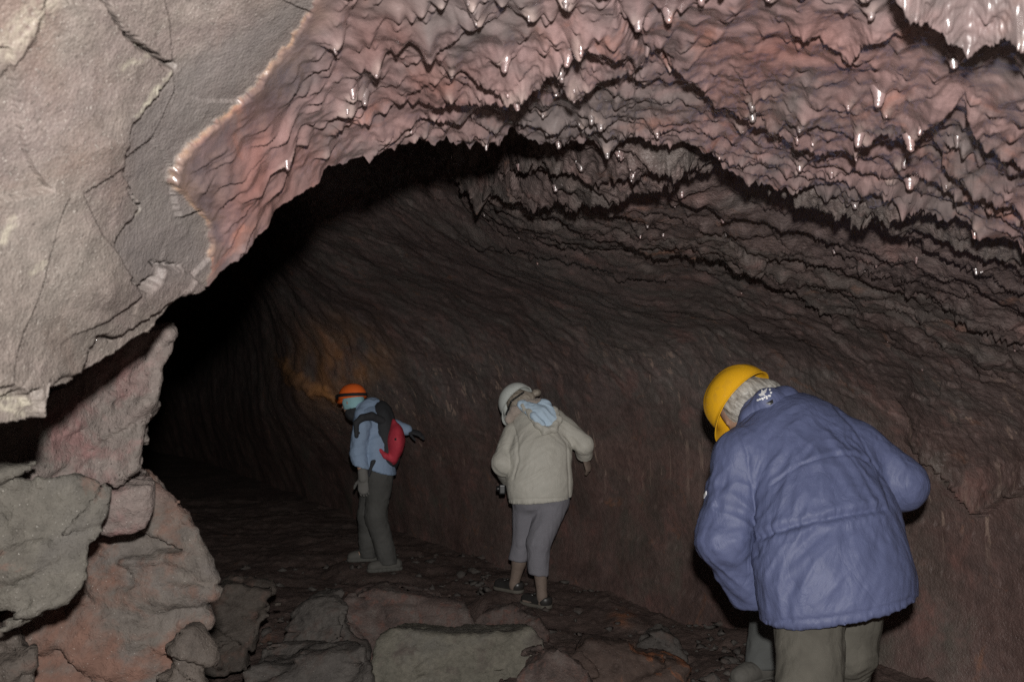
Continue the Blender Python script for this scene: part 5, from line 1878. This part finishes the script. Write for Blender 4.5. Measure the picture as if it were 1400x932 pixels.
# ------------------------------------------------------------------ the person in the blue grey jacket with the rucksack
def person_pack():
    hem, waist = at(518, 634, 6.78), at(514, 612, 6.80)
    chest, neck = at(507, 582, 6.84), at(493, 560, 6.88)
    hc = at(482, 543, 6.90)
    fr = frame((-0.12, 0.10, 0.98), (-0.86, 0.48, -0.06))
    head = hc - fr[2] * 0.035
    shL, elL, wrL = at(495, 582, 6.62), at(490, 620, 6.62), at(496, 650, 6.60)
    shR, elR, wrR = at(514, 576, 7.02), at(540, 583, 7.12), at(556, 588, 7.10)
    hipL, knL, anL = at(519, 648, 6.72), at(514, 706, 6.70), at(531, 763, 6.70)
    hipR, knR, anR = at(515, 648, 6.90), at(503, 704, 6.94), at(503, 752, 6.96)
    zl, zr = at(525, 779, 6.7)[2], at(496, 767, 6.93)[2]
    base = np.array([anL[0], anL[1], zl])
    V = Vol(*bounds([hc, neck, shL, elL, wrL, shR, elR, wrR, anL, anR, base], 0.26), 0.008)
    V.cap(hipL * 0.5 + hipR * 0.5, chest, 0.15, 0.15, 0.05, flat=(1, 0, 0), s=0.7)
    V.cap(chest, neck, 0.13, 0.05, 0.05)
    V.cap(neck, head, 0.05, 0.05, 0.02)
    add_head(V, head, fr)
    for a, b, c in ((shL, elL, wrL), (shR, elR, wrR)):
        V.cap(a, b, 0.045, 0.038, 0.03)
        V.cap(b, c, 0.038, 0.028, 0.02)
    add_hand(V, wrR, (0.95, 0.1, -0.25), (0.1, -0.3, 0.9), 1, 0.25)
    for a, b, c, z in ((hipL, knL, anL, zl), (hipR, knR, anR, zr)):
        V.cap(a, b, 0.075, 0.052, 0.03)
        V.cap(b, c, 0.052, 0.036, 0.02)
        V.cap(c, np.array([c[0] - 0.1, c[1] - 0.02, z + 0.04]), 0.034, 0.028, 0.02)
    body = vmesh('person', V, SKIN, base=base)
    tag(body, 'person in blue grey jacket and orange helmet, seen side on, deepest in the cave', 'person', 'people walking through the cave')
    # bare head parts covered: pale teal band, dark neck warmer
    T = Vol(*bounds([head], 0.22), 0.007)
    T.ell(head, (0.086, 0.106, 0.118), fr, 0)
    T.half(head - fr[2] * 0.068, -fr[2])
    T.half(head + fr[1] * 0.055 , fr[1] * 0.9 + fr[2] * 0.1)
    vmesh('headband', T, M_CYAN, body, disp=lambda v, n: 0.003 * noise(v * 30))
    G = Vol(*bounds([neck, head], 0.2), 0.008)
    G.cap(neck - (0, 0, 0.02), head - fr[2] * 0.10, 0.085, 0.074, 0.02)
    vmesh('neck_warmer', G, M_BLKC, body, disp=lambda v, n: 0.005 * noise(v * 25))
    hl = helmet(body, hc, fr, M_ORG, R=(0.108, 0.130, 0.118), peak=0.015, ridges=False)
    # elastic strap of the headlamp round the helmet, lamp at the front
    na = 48
    Vs = []
    for k, (dr, dz) in enumerate(((0.004, 0.004), (0.006, 0.004), (0.006, 0.032), (0.004, 0.032))):
        for j in range(na):
            th = 2 * math.pi * j / na
            sc = math.sqrt(max(0.0, 1 - ((dz + 0.012) / 0.118) ** 2)) ** 0.85
            Vs.append(hc + fr[0] * (0.108 * sc + dr + 0.004) * math.sin(th) + fr[1] * (0.130 * sc + dr + 0.004) * math.cos(th) + fr[2] * (dz + 0.012 * math.cos(th)))
    strap = mesh_obj('headlamp_strap', np.array(Vs), grid_faces_wrap(4, na), M_BLK, hl)
    lp = hc + fr[1] * 0.145 + fr[2] * 0.03
    Lp = Vol(*bounds([lp], 0.08), 0.005)
    Lp.cap(lp - fr[1] * 0.01, lp + fr[1] * 0.022, 0.024, 0.022, 0)
    vmesh('headlamp', Lp, M_BLKP, hl, sm=0)
    # jacket
    fx = np.array([1.0, 0.25, 0])
    J = Vol(*bounds([hem, waist, chest, neck, shL, shR, elL, elR, wrL, wrR], 0.3), 0.0085)
    J.cap(hem - (0, 0, 0.1), waist, 0.20, 0.195, 0, flat=fx, s=0.74)
    J.cap(waist, chest, 0.195, 0.195, 0.03, flat=fx, s=0.72)
    J.cap(chest, neck, 0.19, 0.08, 0.05, flat=fx, s=0.75)
    J.cap(shL, elL, 0.074, 0.066, 0.02)
    J.cap(elL, wrL, 0.066, 0.056, 0.02)
    J.cap(shR, elR, 0.072, 0.06, 0.03)
    J.cap(elR, wrR, 0.06, 0.05, 0.02)
    J.half(at(518, 642, 6.75), (-0.30, 0.0, -1.0))
    jk = vmesh('jacket', J, M_SKYB, body, disp=lambda v, n: folds(v, (1, 0.1, 0.2), 13, 0.008, 4, 0.2) * (0.3 + near_w(v, elL, 0.2)) + 0.005 * fbm(v * 8, 3))
    H = Vol(*bounds([at(504, 560, 6.85)], 0.25), 0.008)
    H.cap(at(494, 566, 6.75), at(510, 556, 6.84), 0.055, 0.075, 0.03)
    H.cap(at(504, 557, 6.82), at(513, 561, 6.92), 0.07, 0.06, 0.03)
    vmesh('hood', H, M_SKYB, jk, disp=lambda v, n: folds(v, (0.7, 0.1, 0.6), 16, 0.008, 4, 0.2))
    bj = bvh_of(jk)
    decal('sleeve_badge', [[(489.2, 590), (492.2, 590), (492.2, 593.2), (489.2, 593.2)]], bj, M_BLKP, jk, th=0.003)
    # glove on the left hand
    gv = Vol(*bounds([wrL + (0, 0, -0.1)], 0.17), 0.006)
    gv.cap(wrL + (0, 0, 0.03), wrL + (0.005, 0, -0.02), 0.042, 0.040, 0.02)
    add_hand(gv, wrL + np.array([0, 0, -0.01]), (0.05, 0.05, -1), (-0.2, -1, 0), 1, 0.4, 1.15, 0.012)
    vmesh('glove', gv, M_GLOVE, body)
    gr = Vol(*bounds([wrR + (0.08, 0, 0)], 0.19), 0.006)
    add_hand(gr, wrR, (0.95, 0.1, -0.25), (0.1, -0.3, 0.9), 1, 0.25, 1.12, 0.012)
    vmesh('glove', gr, M_BLKC, body)
    # trousers and boots
    T = Vol(*bounds([hipL, hipR, knL, knR, anL, anR], 0.2), 0.008)
    T.cap(hipL, knL, 0.115, 0.088, 0.03)
    T.cap(hipR, knR, 0.115, 0.086, 0.03)
    T.cap(knL, anL - (0, 0, 0.03), 0.086, 0.076, 0.03)
    T.cap(knR, anR - (0, 0, 0.03), 0.084, 0.072, 0.03)
    T.half((0, 0, hem[2] + 0.06), (0, 0, 1))
    T.half((0, 0, min(zl, zr) + 0.055), (0, 0, -1))
    vmesh('trousers', T, M_DARKT, body, disp=lambda v, n: folds(v, (1, 0.1, 0.3), 13, 0.005, 4, 0.25) + 0.004 * fbm(v * 8, 3))
    boot(body, (anL[0] + 0.065, anL[1] + 0.03, zl), (anL[0] - 0.165, anL[1] - 0.06, zl), anL + (0, 0, 0.02), M_BOOT, M_SOLE, r=0.048)
    boot(body, (anR[0] + 0.045, anR[1] + 0.03, zr), (anR[0] - 0.175, anR[1] - 0.02, zr), anR + (0, 0, 0.02), M_BOOT, M_SOLE, r=0.048)
    # headlamp light: the warm patch on the far rock
    sp = bpy.data.lights.new('headlamp_beam', 'SPOT')
    sp.energy = 20
    sp.color = (1.0, 0.55, 0.22)
    sp.spot_size = math.radians(46)
    sp.spot_blend = 0.8
    sp.shadow_soft_size = 0.02
    so = bpy.data.objects.new('headlamp_beam', sp)
    so.location = tuple(lp + fr[1] * 0.04)
    tgt = at(440, 505, 8.7)
    so.rotation_euler = (Vector(tgt) - Vector(so.location)).to_track_quat('-Z', 'Y').to_euler()
    COL.objects.link(so)
    # rucksack: a thing of its own
    rc = at(526, 602, 6.80)
    b = Vector(rc)
    R_ = Vol(*bounds([rc], 0.42), 0.008)
    R_.cap(at(523, 582, 6.83), at(528, 616, 6.82), 0.19, 0.205, 0, flat=fx, s=0.58)
    R_.cap(at(520, 574, 6.83), at(526, 600, 6.82), 0.16, 0.18, 0.03, flat=fx, s=0.6)
    bag = vmesh('rucksack', R_, M_BLKC, base=rc, disp=lambda v, n: 0.005 * fbm(v * 9, 3) + folds(v, (0.2, 0.3, 1), 13, 0.004, 3))
    tag(bag, 'black rucksack with a red back panel worn by the person in blue grey', 'rucksack')
    Pn = Vol(*bounds([rc + (0.1, 0, 0)], 0.38), 0.008)
    Pn.cap(at(538, 580, 6.72), at(541, 602, 6.70), 0.05, 0.150, 0.02, flat=fx, s=0.50)
    Pn.cap(at(541, 602, 6.70), at(538, 616, 6.70), 0.150, 0.115, 0.02, flat=fx, s=0.50)
    Pn.cap(at(520, 615, 6.61), at(527, 623, 6.60), 0.016, 0.020, 0.012)
    Pn.cap(at(527, 623, 6.60), at(535, 627, 6.63), 0.020, 0.03, 0.02)
    pn = vmesh('red_pocket', Pn, M_RED, bag, disp=lambda v, n: 0.005 * fbm(v * 10, 3))
    bp = bvh_of(pn)
    decal('badge', [[(539.5, 599), (542, 598.5), (542.2, 601.5), (539.7, 602)]], bp, M_BLKP, pn, th=0.003)
    St = Vol(*bounds([rc - (0.1, 0, 0)], 0.42), 0.007)
    sp_ = [at(522, 575, 6.66), at(508, 568.5, 6.60), at(495, 571, 6.545), at(487, 578, 6.535), at(487.5, 596, 6.535)]
    for i in range(4):
        St.cap(sp_[i], sp_[i + 1], (0.034, 0.034, 0.030, 0.024)[i], (0.034, 0.030, 0.024, 0.018)[i], 0.012)
    vmesh('shoulder_strap', St, M_BLKC, bag)
    Sb = Vol(*bounds([at(505, 636, 6.6)], 0.3), 0.007)
    S2 = Vol(*bounds([rc], 0.5), 0.008)
    q_ = [at(517, 572, 7.0), at(504, 567, 7.06), at(493, 574, 7.07), at(489, 590, 7.06)]
    for i in range(3):
        S2.cap(q_[i], q_[i + 1], 0.028, 0.024, 0.012)
    vmesh('shoulder_strap', S2, M_BLKC, bag)
    Sb.cap(at(522, 622, 6.64), at(510, 632, 6.60), 0.022, 0.020, 0.01)
    Sb.cap(at(510, 632, 6.60), at(504, 650, 6.60), 0.020, 0.012, 0.01)
    vmesh('hip_belt', Sb, M_BLKC, bag)


def J_sdf(J, R_):
    """sample one volume's distance on another's grid (nearest cell)"""
    p = R_.coords(tuple(slice(0, x) for x in R_.n))
    i = np.clip(np.round((p - J.lo) / J.h).astype(int), 0, J.n - 1)
    return J.v[i[..., 0], i[..., 1], i[..., 2]] + 0.02


person_pack()
